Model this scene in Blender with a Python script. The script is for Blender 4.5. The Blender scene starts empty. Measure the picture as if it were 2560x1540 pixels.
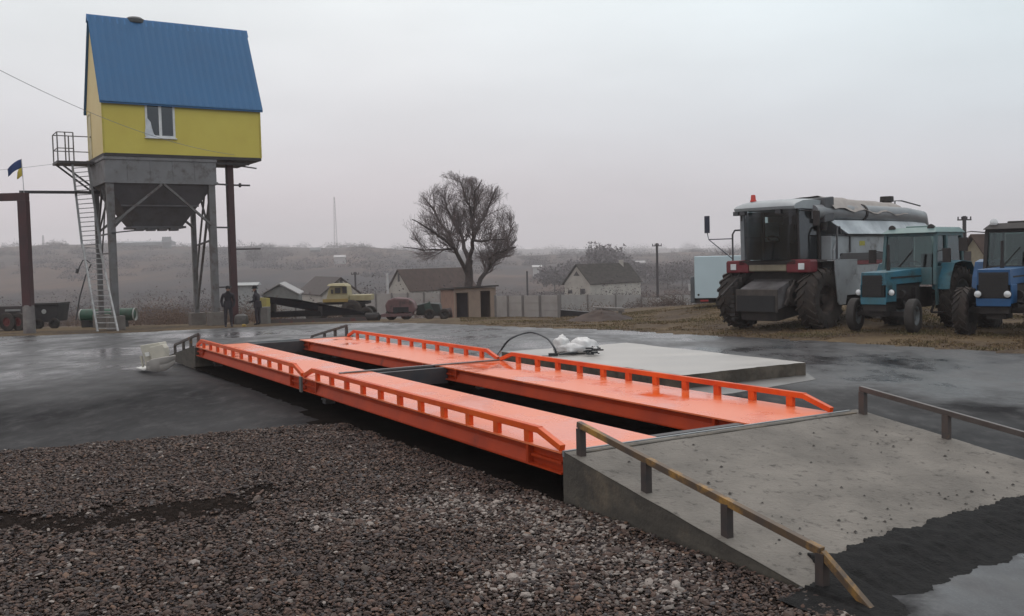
import bpy, bmesh, math, random
import numpy as np
from mathutils import Vector, Matrix, noise as mnoise

SC = bpy.context.scene
COL = SC.collection
R_ = math.radians

# ------------------------------------------------------------------ camera
F_PX, PITCH, ROLL = 2445.1, 0.05044, -0.02403       # solved from the weighbridge's own edges
CH = 2.246
fwd = Vector((0, math.cos(PITCH), -math.sin(PITCH)))
rt0 = Vector((1, 0, 0)); up0 = Vector((0, math.sin(PITCH), math.cos(PITCH)))
rgt = math.cos(ROLL)*rt0 + math.sin(ROLL)*up0
upv = -math.sin(ROLL)*rt0 + math.cos(ROLL)*up0
CAM = Vector((0, 0, CH))
cd = bpy.data.cameras.new('camera'); cam = bpy.data.objects.new('camera', cd); COL.objects.link(cam)
cd.sensor_width = 36; cd.lens = 36*F_PX/2560; cd.clip_start = 0.05; cd.clip_end = 20000
m3 = Matrix((rgt, upv, -fwd)).transposed()
cam.matrix_world = Matrix.Translation(CAM) @ m3.to_4x4()
SC.camera = cam

# ------------------------------------------------------------------ sky and light
SUN_EL, SUN_AZ = 52, 20          # overcast: a broad weak sun high behind the far side
W = bpy.data.worlds.new("World"); SC.world = W; W.use_nodes = True
nt = W.node_tree; nt.nodes.clear()
def N(t, **k):
    n = nt.nodes.new(t)
    for a, b in k.items(): setattr(n, a, b)
    return n
out = N('ShaderNodeOutputWorld'); bg = N('ShaderNodeBackground'); nt.links.new(bg.outputs[0], out.inputs[0])
sky = N('ShaderNodeTexSky', sky_type='NISHITA', sun_disc=False)
sky.sun_elevation = R_(SUN_EL); sky.sun_rotation = R_(SUN_AZ); sky.dust_density = 4; sky.air_density = 1.5
tc = N('ShaderNodeTexCoord'); sep = N('ShaderNodeSeparateXYZ'); nt.links.new(tc.outputs['Generated'], sep.inputs[0])
ramp = N('ShaderNodeValToRGB'); nt.links.new(sep.outputs['Z'], ramp.inputs[0])
cr = ramp.color_ramp
cr.elements[0].position = 0.0; cr.elements[0].color = (0.535, 0.485, 0.505, 1)
cr.elements[1].position = 1.0; cr.elements[1].color = (0.86, 0.81, 0.80, 1)
for p_, c_ in ((0.06, (0.55, 0.505, 0.53, 1)), (0.13, (0.58, 0.575, 0.60, 1)), (0.25, (0.68, 0.71, 0.725, 1)), (.5, (.78, .77, .775, 1))):
    e = cr.elements.new(p_); e.color = c_
# soft cloud structure
mp = N('ShaderNodeMapping'); mp.inputs['Scale'].default_value = (1.3, 1.3, 4.5); nt.links.new(tc.outputs['Generated'], mp.inputs[0])
nz = N('ShaderNodeTexNoise'); nz.inputs['Scale'].default_value = 1.7; nz.inputs['Detail'].default_value = 5; nz.inputs['Roughness'].default_value = .5
nt.links.new(mp.outputs[0], nz.inputs['Vector'])
mr = N('ShaderNodeMapRange'); mr.inputs[1].default_value = .3; mr.inputs[2].default_value = .7; mr.inputs[3].default_value = .90; mr.inputs[4].default_value = 1.09
nt.links.new(nz.outputs[0], mr.inputs[0])
mul = N('ShaderNodeVectorMath', operation='SCALE'); nt.links.new(ramp.outputs[0], mul.inputs[0]); nt.links.new(mr.outputs[0], mul.inputs['Scale'])
# cooler towards the right of the view
mrx = N('ShaderNodeMapRange'); mrx.inputs[1].default_value = -.1; mrx.inputs[2].default_value = .6; nt.links.new(sep.outputs['X'], mrx.inputs[0])
tint = N('ShaderNodeMix', data_type='RGBA', blend_type='MULTIPLY'); tint.inputs[7].default_value = (0.88, 1.0, 1.04, 1)
nt.links.new(mrx.outputs[0], tint.inputs[0]); nt.links.new(mul.outputs[0], tint.inputs[6])
skm = N('ShaderNodeVectorMath', operation='SCALE'); skm.inputs['Scale'].default_value = 0.10; nt.links.new(sky.outputs[0], skm.inputs[0])
hs = N('ShaderNodeHueSaturation'); hs.inputs['Saturation'].default_value = .25; nt.links.new(skm.outputs[0], hs.inputs['Color'])
mx = N('ShaderNodeMix', data_type='RGBA'); mx.inputs[0].default_value = .08
nt.links.new(tint.outputs[2], mx.inputs[6]); nt.links.new(hs.outputs[0], mx.inputs[7]); nt.links.new(mx.outputs[2], bg.inputs[0])
bg.inputs[1].default_value = 1.32
sd = bpy.data.lights.new('sun', 'SUN'); sd.energy = 0.5; sd.angle = R_(25); sd.color = (1, .96, .92)
sun = bpy.data.objects.new('sun', sd); COL.objects.link(sun)
az = R_(SUN_AZ)
sdir = Vector((math.sin(az)*math.cos(R_(SUN_EL)), math.cos(az)*math.cos(R_(SUN_EL)), math.sin(R_(SUN_EL))))
sun.rotation_euler = sdir.to_track_quat('Z', 'Y').to_euler()
SC.view_settings.view_transform = 'Standard'; SC.view_settings.look = 'None'
SC.view_settings.exposure = 0; SC.view_settings.gamma = 1
SC.cycles.use_denoising = True
SC.cycles.max_bounces = 6; SC.cycles.transparent_max_bounces = 12; SC.cycles.volume_bounces = 3
SC.cycles.caustics_reflective = False; SC.cycles.caustics_refractive = False

# ------------------------------------------------------------------ where things stand
def sst(a, b, x):
    t = min(1, max(0, (x-a)/(b-a))); return t*t*(3-2*t)
def interp(x, pts):
    if x <= pts[0][0]: return pts[0][1]
    for (a, b), (c, d) in zip(pts, pts[1:]):
        if x <= c: return b+(d-b)*(x-a)/(c-a)
    return pts[-1][1]
CREST = [(-1200, 50), (0, 57), (150, 64), (300, 62), (450, 55), (600, 48), (700, 43), (800, 38), (900, 42), (1000, 30), (1150, 16), (1300, 8), (1700, 4), (3000, 6)]
FARR = [(-1200, 20), (900, 24), (1300, 24), (1700, 15), (2560, 16), (4000, 16)]
def G(x, y):
    if y < 18: return 0.0
    wl = 1-sst(5, 12, x)
    z = -.018*(min(y, 45)-18)*wl
    if y > 45:
        z -= .056*(min(y, 150)-45)
    if y > 150: z -= 3.0*sst(150, 260, y)
    if y > 260:
        ax = 1280+2445*x/y
        c1 = interp(ax, CREST)/2445*750+CH
        c2 = interp(ax, FARR)/2445*1900+CH
        zb = z
        t = min(1, (y-260)/490)
        if y <= 750: z = zb+(c1-zb)*(t**1.15)
        else:
            s = min(1, (y-750)/1150)
            z = c1*(1-s)+c2*s-10*math.sin(math.pi*s)
            if y > 1900: z = c2-(y-1900)*.02
        z += (mnoise.noise(Vector((x/70, y/70, 0)))*2.6+mnoise.noise(Vector((x/24, y/24, 3)))*.9)*min(1, (y-260)/250)*(1 if y < 1850 else .5)
    return z
def ray(px, py): return fwd+rgt*((px-1280)/F_PX)+upv*((770-py)/F_PX)
def at(px, py, Y):
    d = ray(px, py); return CAM+d*(Y/d.y)
def onz(px, py, z=0.0):
    d = ray(px, py); return CAM+d*((z-CH)/d.z)
def onG(px, py, dz=0.0):
    z = 0
    for i in range(12):
        p = onz(px, py, z+dz)
        if p.y < 0 or p.y > 900: return p
        z = G(p.x, p.y)
    return p
def gnd(px, Y):
    """ground point at pixel column px (near the horizon) and depth Y"""
    p = at(px, 660, Y); return Vector((p.x, Y, G(p.x, Y)))
YAW = 0.527293
DU = Vector((math.sin(-YAW), math.cos(YAW), 0)); DV = Vector((math.cos(YAW), math.sin(YAW), 0))
ORG = Vector((0.4271, 8.8343, 0))
def UV(u, v, z=0.0): return ORG+DU*u+DV*v+Vector((0, 0, z))

# ------------------------------------------------------------------ materials
_M = {}
def mat(name, c, rough=.6, metal=0.0, c2=None, scale=3.0, bump=0.0, bscale=None, spec=.5, thr=(.35, .65), coat=0.0, detail=6, stretch=None, rough2=None, c3=None, s3=.6, thr3=(.5, .62)):
    if name in _M: return _M[name]
    m = bpy.data.materials.new(name); m.use_nodes = True; t = m.node_tree
    b = t.nodes['Principled BSDF']
    b.inputs['Roughness'].default_value = rough; b.inputs['Metallic'].default_value = metal
    b.inputs['Specular IOR Level'].default_value = spec; b.inputs['Coat Weight'].default_value = coat
    b.inputs['Coat Roughness'].default_value = .15
    b.inputs['Base Color'].default_value = (*c, 1)
    tcn = t.nodes.new('ShaderNodeTexCoord'); vec = tcn.outputs['Object']
    if stretch:
        mpn = t.nodes.new('ShaderNodeMapping'); mpn.inputs['Scale'].default_value = stretch; t.links.new(vec, mpn.inputs[0]); vec = mpn.outputs[0]
    if c2 is None: c2 = tuple(x*.78 for x in c)
    n = t.nodes.new('ShaderNodeTexNoise'); n.inputs['Scale'].default_value = scale; n.inputs['Detail'].default_value = detail; n.inputs['Roughness'].default_value = .6
    t.links.new(vec, n.inputs['Vector'])
    r = t.nodes.new('ShaderNodeMapRange'); r.inputs[1].default_value = thr[0]; r.inputs[2].default_value = thr[1]; t.links.new(n.outputs[0], r.inputs[0])
    x = t.nodes.new('ShaderNodeMix'); x.data_type = 'RGBA'; x.inputs[6].default_value = (*c, 1); x.inputs[7].default_value = (*c2, 1)
    t.links.new(r.outputs[0], x.inputs[0]); col = x.outputs[2]
    if c3 is not None:
        n3 = t.nodes.new('ShaderNodeTexNoise'); n3.inputs['Scale'].default_value = s3; n3.inputs['Detail'].default_value = 7; n3.inputs['Roughness'].default_value = .65
        t.links.new(tcn.outputs['Object'], n3.inputs['Vector'])
        r3 = t.nodes.new('ShaderNodeMapRange'); r3.inputs[1].default_value = thr3[0]; r3.inputs[2].default_value = thr3[1]; t.links.new(n3.outputs[0], r3.inputs[0])
        x3 = t.nodes.new('ShaderNodeMix'); x3.data_type = 'RGBA'; x3.inputs[7].default_value = (*c3, 1)
        t.links.new(r3.outputs[0], x3.inputs[0]); t.links.new(col, x3.inputs[6]); col = x3.outputs[2]
    t.links.new(col, b.inputs['Base Color'])
    if rough2 is not None:
        rr = t.nodes.new('ShaderNodeMapRange'); rr.inputs[3].default_value = rough; rr.inputs[4].default_value = rough2
        rr.inputs[1].default_value = thr[0]; rr.inputs[2].default_value = thr[1]
        t.links.new(n.outputs[0], rr.inputs[0]); t.links.new(rr.outputs[0], b.inputs['Roughness'])
    if bump:
        n2 = t.nodes.new('ShaderNodeTexNoise'); n2.inputs['Scale'].default_value = bscale or scale*6; n2.inputs['Detail'].default_value = 5
        t.links.new(tcn.outputs['Object'], n2.inputs['Vector'])
        bp = t.nodes.new('ShaderNodeBump'); bp.inputs['Strength'].default_value = min(1, bump); bp.inputs['Distance'].default_value = .02
        t.links.new(n2.outputs[0], bp.inputs['Height']); t.links.new(bp.outputs[0], b.inputs['Normal'])
    _M[name] = m; return m
def glass(name, tint=(.35, .4, .4), gl=.25):
    if name in _M: return _M[name]
    m = bpy.data.materials.new(name); m.use_nodes = True; t = m.node_tree; t.nodes.clear()
    o = t.nodes.new('ShaderNodeOutputMaterial'); tr = t.nodes.new('ShaderNodeBsdfTransparent'); tr.inputs[0].default_value = (*tint, 1)
    g = t.nodes.new('ShaderNodeBsdfGlossy'); g.inputs['Roughness'].default_value = .06; g.inputs[0].default_value = (.8, .85, .9, 1)
    fr = t.nodes.new('ShaderNodeFresnel'); fr.inputs[0].default_value = 1.5
    ad = t.nodes.new('ShaderNodeMath'); ad.operation = 'MULTIPLY_ADD'; ad.inputs[1].default_value = .9; ad.inputs[2].default_value = gl*.1
    mxs = t.nodes.new('ShaderNodeMixShader'); t.links.new(fr.outputs[0], ad.inputs[0]); t.links.new(ad.outputs[0], mxs.inputs[0])
    t.links.new(tr.outputs[0], mxs.inputs[1]); t.links.new(g.outputs[0], mxs.inputs[2]); t.links.new(mxs.outputs[0], o.inputs[0])
    _M[name] = m; return m

# ------------------------------------------------------------------ mesh helpers
class MB:
    """collects shapes in a thing's local frame, then links them as ONE mesh object"""
    def __init__(s, origin=(0, 0, 0)):
        s.v = []; s.f = []; s.o = Vector(origin); s.sm = []
    def add(s, vs, fs, smooth=False):
        b = len(s.v); s.v += [tuple(Vector(p)-s.o) for p in vs]; s.f += [tuple(i+b for i in f) for f in fs]; s.sm += [smooth]*len(fs); return s
    def box(s, x0, y0, z0, x1, y1, z1):
        return s.add([(x0, y0, z0), (x1, y0, z0), (x1, y1, z0), (x0, y1, z0), (x0, y0, z1), (x1, y0, z1), (x1, y1, z1), (x0, y1, z1)],
                     [(0, 3, 2, 1), (4, 5, 6, 7), (0, 1, 5, 4), (1, 2, 6, 5), (2, 3, 7, 6), (3, 0, 4, 7)])
    def hexa(s, p):
        return s.add(p, [(0, 3, 2, 1), (4, 5, 6, 7), (0, 1, 5, 4), (1, 2, 6, 5), (2, 3, 7, 6), (3, 0, 4, 7)])
    def beam(s, a, b, w, h, up=(0, 0, 1)):
        a = Vector(a); b = Vector(b); d = (b-a).normalized(); upx = Vector(up)
        if abs(d.dot(upx)) > .98: upx = Vector((1, 0, 0)) if abs(d.x) < .9 else Vector((0, 1, 0))
        r = d.cross(upx).normalized()*w/2; u = r.cross(d).normalized()*h/2
        return s.hexa([a-r-u, a+r-u, b+r-u, b-r-u, a-r+u, a+r+u, b+r+u, b-r+u])
    def tube(s, pts, r, n=8, r2=None, cap=True):
        pts = [Vector(p) for p in pts]; vs = []; fs = []
        prev = None
        for i, p in enumerate(pts):
            d = (pts[min(i+1, len(pts)-1)]-pts[max(i-1, 0)]).normalized()
            if prev is None:
                a = d.cross(Vector((0, 0, 1)) if abs(d.z) < .9 else Vector((1, 0, 0))).normalized()
            else: a = (prev-d*prev.dot(d)).normalized()
            prev = a; b = d.cross(a)
            rr = r[i] if isinstance(r, (list, tuple)) else (r if r2 is None else r+(r2-r)*i/(len(pts)-1))
            for k in range(n):
                t = 2*math.pi*k/n; vs.append(p+(a*math.cos(t)+b*math.sin(t))*rr)
        for i in range(len(pts)-1):
            for k in range(n): fs.append((i*n+k, i*n+(k+1) % n, (i+1)*n+(k+1) % n, (i+1)*n+k))
        if cap: fs += [tuple(range(n))[::-1], tuple(range((len(pts)-1)*n, len(pts)*n))]
        return s.add(vs, fs, True)
    def cyl(s, a, b, r, n=16, r2=None): return s.tube([a, b], r, n, r2)
    def lathe(s, c, axis, prof, n=28):
        """prof: list of (along axis, radius)"""
        c = Vector(c); ax = Vector(axis).normalized(); a = ax.cross(Vector((0, 0, 1)) if abs(ax.z) < .9 else Vector((1, 0, 0))).normalized(); b = ax.cross(a)
        vs = []; fs = []
        for (h, r) in prof:
            for k in range(n):
                t = 2*math.pi*k/n; vs.append(c+ax*h+(a*math.cos(t)+b*math.sin(t))*max(r, .0005))
        for i in range(len(prof)-1):
            for k in range(n): fs.append((i*n+k, i*n+(k+1) % n, (i+1)*n+(k+1) % n, (i+1)*n+k))
        return s.add(vs, fs, True)
    def prism(s, poly, off):
        """poly: 3D points of one face, off: extrusion vector"""
        n = len(poly); p = [Vector(q) for q in poly]; off = Vector(off)
        return s.add(p+[q+off for q in p], [tuple(range(n))[::-1], tuple(range(n, 2*n))]+[(i, (i+1) % n, n+(i+1) % n, n+i) for i in range(n)])
    def build(s, name, m, parent=None, bevel=0.0, tag_=None):
        me = bpy.data.meshes.new(name); me.from_pydata(s.v, [], s.f); me.materials.append(m)
        bm = bmesh.new(); bm.from_mesh(me); bmesh.ops.recalc_face_normals(bm, faces=bm.faces); bm.to_mesh(me); bm.free()
        me.polygons.foreach_set('use_smooth', s.sm)
        o = bpy.data.objects.new(name, me); COL.objects.link(o)
        if any(s.sm) and not all(s.sm) or any(s.sm):
            try: me.set_sharp_from_angle(angle=R_(38))
            except Exception: pass
        if bevel:
            bv = o.modifiers.new('bevel', 'BEVEL'); bv.width = bevel; bv.segments = 2; bv.limit_method = 'ANGLE'; bv.angle_limit = R_(40)
        if parent is not None: o.parent = parent
        else: o.location = s.o
        return o
MB0 = MB
def tag(o, label=None, cat=None, group=None, kind=None):
    if label: o['label'] = label
    if cat: o['category'] = cat
    if group: o['group'] = group
    if kind: o['kind'] = kind
    return o
def thing(name, label, cat, loc=(0, 0, 0), rz=0.0, group=None):
    o = bpy.data.objects.new(name, None); COL.objects.link(o); o.location = loc; o.rotation_euler = (0, 0, rz); o.empty_display_size = .2
    return tag(o, label, cat, group)
def quad_cloud(name, pts_fn, m, parent=None, origin=(0, 0, 0)): ...
def npmesh(name, V, F, m, parent=None, smooth=False, colors=None):
    """V (n,3), F (k,3|4) arrays -> one object"""
    me = bpy.data.meshes.new(name); n = F.shape[1]
    me.vertices.add(len(V)); me.vertices.foreach_set('co', np.asarray(V, 'f').ravel())
    me.loops.add(F.size); me.loops.foreach_set('vertex_index', F.ravel().astype('i'))
    me.polygons.add(len(F)); me.polygons.foreach_set('loop_start', np.arange(0, F.size, n, dtype='i'))
    me.polygons.foreach_set('use_smooth', np.full(len(F), smooth))
    me.update(calc_edges=True); me.validate()
    if colors is not None:
        a = me.color_attributes.new('tone', 'FLOAT_COLOR', 'POINT'); a.data.foreach_set('color', np.asarray(colors, 'f').ravel())
    me.materials.append(m)
    o = bpy.data.objects.new(name, me); COL.objects.link(o)
    if parent is not None: o.parent = parent
    return o

# ================================================================== GROUND AND YARD
def yard_far(x):
    return interp(x, YF)
YF = sorted([(onG(px, py).x, onG(px, py).y) for px, py in ((-500, 852), (0, 841), (300, 832), (620, 818), (760, 812), (913, 806), (1050, 808), (1297, 817), (1560, 826), (1868, 843), (2200, 862), (2560, 884), (3100, 915))])
print('yard far edge', [(round(a, 1), round(b, 1)) for a, b in YF])

def terrain():
    az = list(np.arange(-42, 42.01, .5)); az = [-178+i*8 for i in range(17)]+az+[50+i*8 for i in range(17)]
    rs = [0.0, 3]+list(np.arange(4.5, 62, .75)); r = rs[-1]
    while r < 2120: r *= 1.035; rs.append(r)
    V = []
    for a in az:
        for r in rs:
            x, y = r*math.sin(R_(a)), r*math.cos(R_(a))
            z = G(x, y)
            inside = -39 < x < 39 and y < yard_far(x)-.35
            if inside: z -= .07
            else:
                z += .03*mnoise.noise(Vector((x*.5, y*.5, 5)))+(.02 if y < 60 else 0)
            V.append((x, y, z))
    n = len(rs); F = []
    for i in range(len(az)-1):
        for j in range(n-1): F.append((i*n+j, i*n+j+1, (i+1)*n+j+1, (i+1)*n+j))
    m = bpy.data.materials.new('dry_ground'); m.use_nodes = True; t = m.node_tree; b = t.nodes['Principled BSDF']
    b.inputs['Roughness'].default_value = .95; b.inputs['Specular IOR Level'].default_value = .15
    g = t.nodes.new('ShaderNodeNewGeometry'); L = t.links.new
    def ns(sc, st=(1, 1, 1), det=8):
        mpn = t.nodes.new('ShaderNodeMapping'); mpn.inputs['Scale'].default_value = st; L(g.outputs['Position'], mpn.inputs[0])
        q = t.nodes.new('ShaderNodeTexNoise'); q.inputs['Scale'].default_value = sc; q.inputs['Detail'].default_value = det; q.inputs['Roughness'].default_value = .62; L(mpn.outputs[0], q.inputs['Vector']); return q
    def mixc(f, a, c):
        q = t.nodes.new('ShaderNodeMix'); q.data_type = 'RGBA'; L(f, q.inputs[0])
        for k, s_ in ((6, a), (7, c)):
            if isinstance(s_, tuple): q.inputs[k].default_value = (*s_, 1)
            else: L(s_, q.inputs[k])
        return q.outputs[2]
    def rng(s_, a, c):
        q = t.nodes.new('ShaderNodeMapRange'); q.inputs[1].default_value = a; q.inputs[2].default_value = c; L(s_, q.inputs[0]); return q.outputs[0]
    near = mixc(rng(ns(.35).outputs[0], .4, .6), (.125, .088, .05), (.055, .038, .028))
    near = mixc(rng(ns(6).outputs[0], .5, .8), near, (.20, .15, .085))
    far = mixc(rng(ns(.012, (1, .35, 1)).outputs[0], .42, .58), (.030, .028, .031), (.090, .060, .047))
    far = mixc(rng(ns(.05, (1, .4, 1)).outputs[0], .45, .7), far, (.042, .036, .036))
    sp = t.nodes.new('ShaderNodeSeparateXYZ'); L(g.outputs['Position'], sp.inputs[0])
    col = mixc(rng(sp.outputs['Y'], 70, 220), near, far)
    L(col, b.inputs['Base Color'])
    bp = t.nodes.new('ShaderNodeBump'); bp.inputs['Strength'].default_value = .7; bp.inputs['Distance'].default_value = .08
    L(ns(5).outputs[0], bp.inputs['Height']); L(bp.outputs[0], b.inputs['Normal'])
    o = npmesh('ground', np.array(V), np.array(F), m, smooth=True); tag(o, kind='structure')
terrain()

def wet_asphalt():
    m = bpy.data.materials.new('wet_asphalt'); m.use_nodes = True; t = m.node_tree; b = t.nodes['Principled BSDF']; L = t.links.new
    g = t.nodes.new('ShaderNodeNewGeometry')
    def ns(sc, st=(1, 1, 1), det=6, rough=.6):
        mpn = t.nodes.new('ShaderNodeMapping'); mpn.inputs['Scale'].default_value = st; mpn.inputs['Rotation'].default_value = (0, 0, .25); L(g.outputs['Position'], mpn.inputs[0])
        q = t.nodes.new('ShaderNodeTexNoise'); q.inputs['Scale'].default_value = sc; q.inputs['Detail'].default_value = det; q.inputs['Roughness'].default_value = rough; L(mpn.outputs[0], q.inputs['Vector']); return q.outputs[0]
    def rng(s_, a, c, d=0, e=1):
        q = t.nodes.new('ShaderNodeMapRange'); q.inputs[1].default_value = a; q.inputs[2].default_value = c; q.inputs[3].default_value = d; q.inputs[4].default_value = e; L(s_, q.inputs[0]); return q.outputs[0]
    def mixc(f, a, c):
        q = t.nodes.new('ShaderNodeMix'); q.data_type = 'RGBA'; L(f, q.inputs[0])
        for k, s_ in ((6, a), (7, c)):
            if isinstance(s_, tuple): q.inputs[k].default_value = (*s_, 1)
            else: L(s_, q.inputs[k])
        return q.outputs[2]
    wet = ns(.22, (1, .8, 1), 5, .55)
    fine = ns(60, det=3)
    col = mixc(rng(ns(.5), .35, .65), (.030, .030, .034), (.055, .053, .056))
    col = mixc(rng(fine, .55, .75), col, (.10, .098, .10))
    # band of newer, matt tarmac laid round the scale (in the scale's own u, v directions)
    def dot(v):
        q = t.nodes.new('ShaderNodeVectorMath'); q.operation = 'DOT_PRODUCT'; q.inputs[1].default_value = tuple(v); L(g.outputs['Position'], q.inputs[0]); return q.outputs['Value']
    def math2(op, a, b_=None):
        q = t.nodes.new('ShaderNodeMath'); q.operation = op
        for k, s_ in ((0, a), (1, b_)):
            if s_ is None: continue
            if isinstance(s_, (int, float)): q.inputs[k].default_value = s_
            else: L(s_, q.inputs[k])
        return q.outputs[0]
    un = math2('ADD', dot(DU), -ORG.dot(DU)); vn = math2('ADD', dot(DV), -ORG.dot(DV)); wob = math2('MULTIPLY', ns(.45, (1, 1, 1), 6, .65), 6.0)
    un = math2('ADD', un, wob); vn = math2('ADD', vn, wob)
    m1 = rng(un, 19.5, 14.0); m2 = rng(vn, 12.0, 10.2); m3 = math2('MAXIMUM', rng(vn, 6.8, 5.8), rng(un, 9.5, 8.0)); tar = math2('MULTIPLY', math2('MULTIPLY', math2('MULTIPLY', m1, m2), m3), rng(un, -.5, .15))
    col = mixc(tar, col, mixc(rng(ns(.8, (1, .5, 1)), .35, .65), (.015, .0145, .016), (.028, .027, .028))); col = mixc(rng(fine, .62, .8), col, (.05, .048, .05))
    col = mixc(rng(ns(3.2, (1, .5, 1), 9, .72), .50, .66), col, (.050, .048, .049)); col = mixc(rng(ns(1.1, (1, .35, 1), 9, .72), .54, .68), col, (.016, .016, .017))
    L(col, b.inputs['Base Color'])
    # roughness: standing water where the large noise is low, damp elsewhere
    r1 = rng(wet, .40, .55, .17, .42); b.inputs['Specular IOR Level'].default_value = .5
    r2 = t.nodes.new('ShaderNodeMath'); r2.operation = 'ADD'; L(r1, r2.inputs[0]); L(rng(ns(1.6, (1, .45, 1), 9, .7), .35, .65, -.07, .20), r2.inputs[1])
    q3 = t.nodes.new('ShaderNodeMix'); L(tar, q3.inputs[0]); L(r2.outputs[0], q3.inputs[2]); L(rng(ns(.6, (1, .45, 1), 7), .35, .65, .55, .75), q3.inputs[3]); L(q3.outputs[0], b.inputs['Roughness']); q4 = t.nodes.new('ShaderNodeMix'); L(tar, q4.inputs[0]); q4.inputs[2].default_value = .36; L(rng(ns(.45, (1, .4, 1), 7), .40, .66, .02, .16), q4.inputs[3]); L(q4.outputs[0], b.inputs['Specular IOR Level'])
    bp = t.nodes.new('ShaderNodeBump'); bp.inputs['Distance'].default_value = .004; L(rng(wet, .44, .56, .02, .5), bp.inputs['Strength'])
    L(fine, bp.inputs['Height']); L(bp.outputs[0], b.inputs['Normal'])
    xs = np.arange(-39, 39.01, 1.0); V = []; ns_ = 70
    for x in xs:
        yf = yard_far(x)+.25*mnoise.noise(Vector((x*.4, 0, 9)))
        for j in range(ns_+1):
            y = -6+(yf+6)*j/ns_
            V.append((x, y, G(x, y)+.004))
    F = [(i*(ns_+1)+j, (i+1)*(ns_+1)+j, (i+1)*(ns_+1)+j+1, i*(ns_+1)+j+1) for i in range(len(xs)-1) for j in range(ns_)]
    o = npmesh('asphalt_yard', np.array(V), np.array(F), m, smooth=True); tag(o, kind='structure')
    return m
M_ASPH = wet_asphalt()

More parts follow.
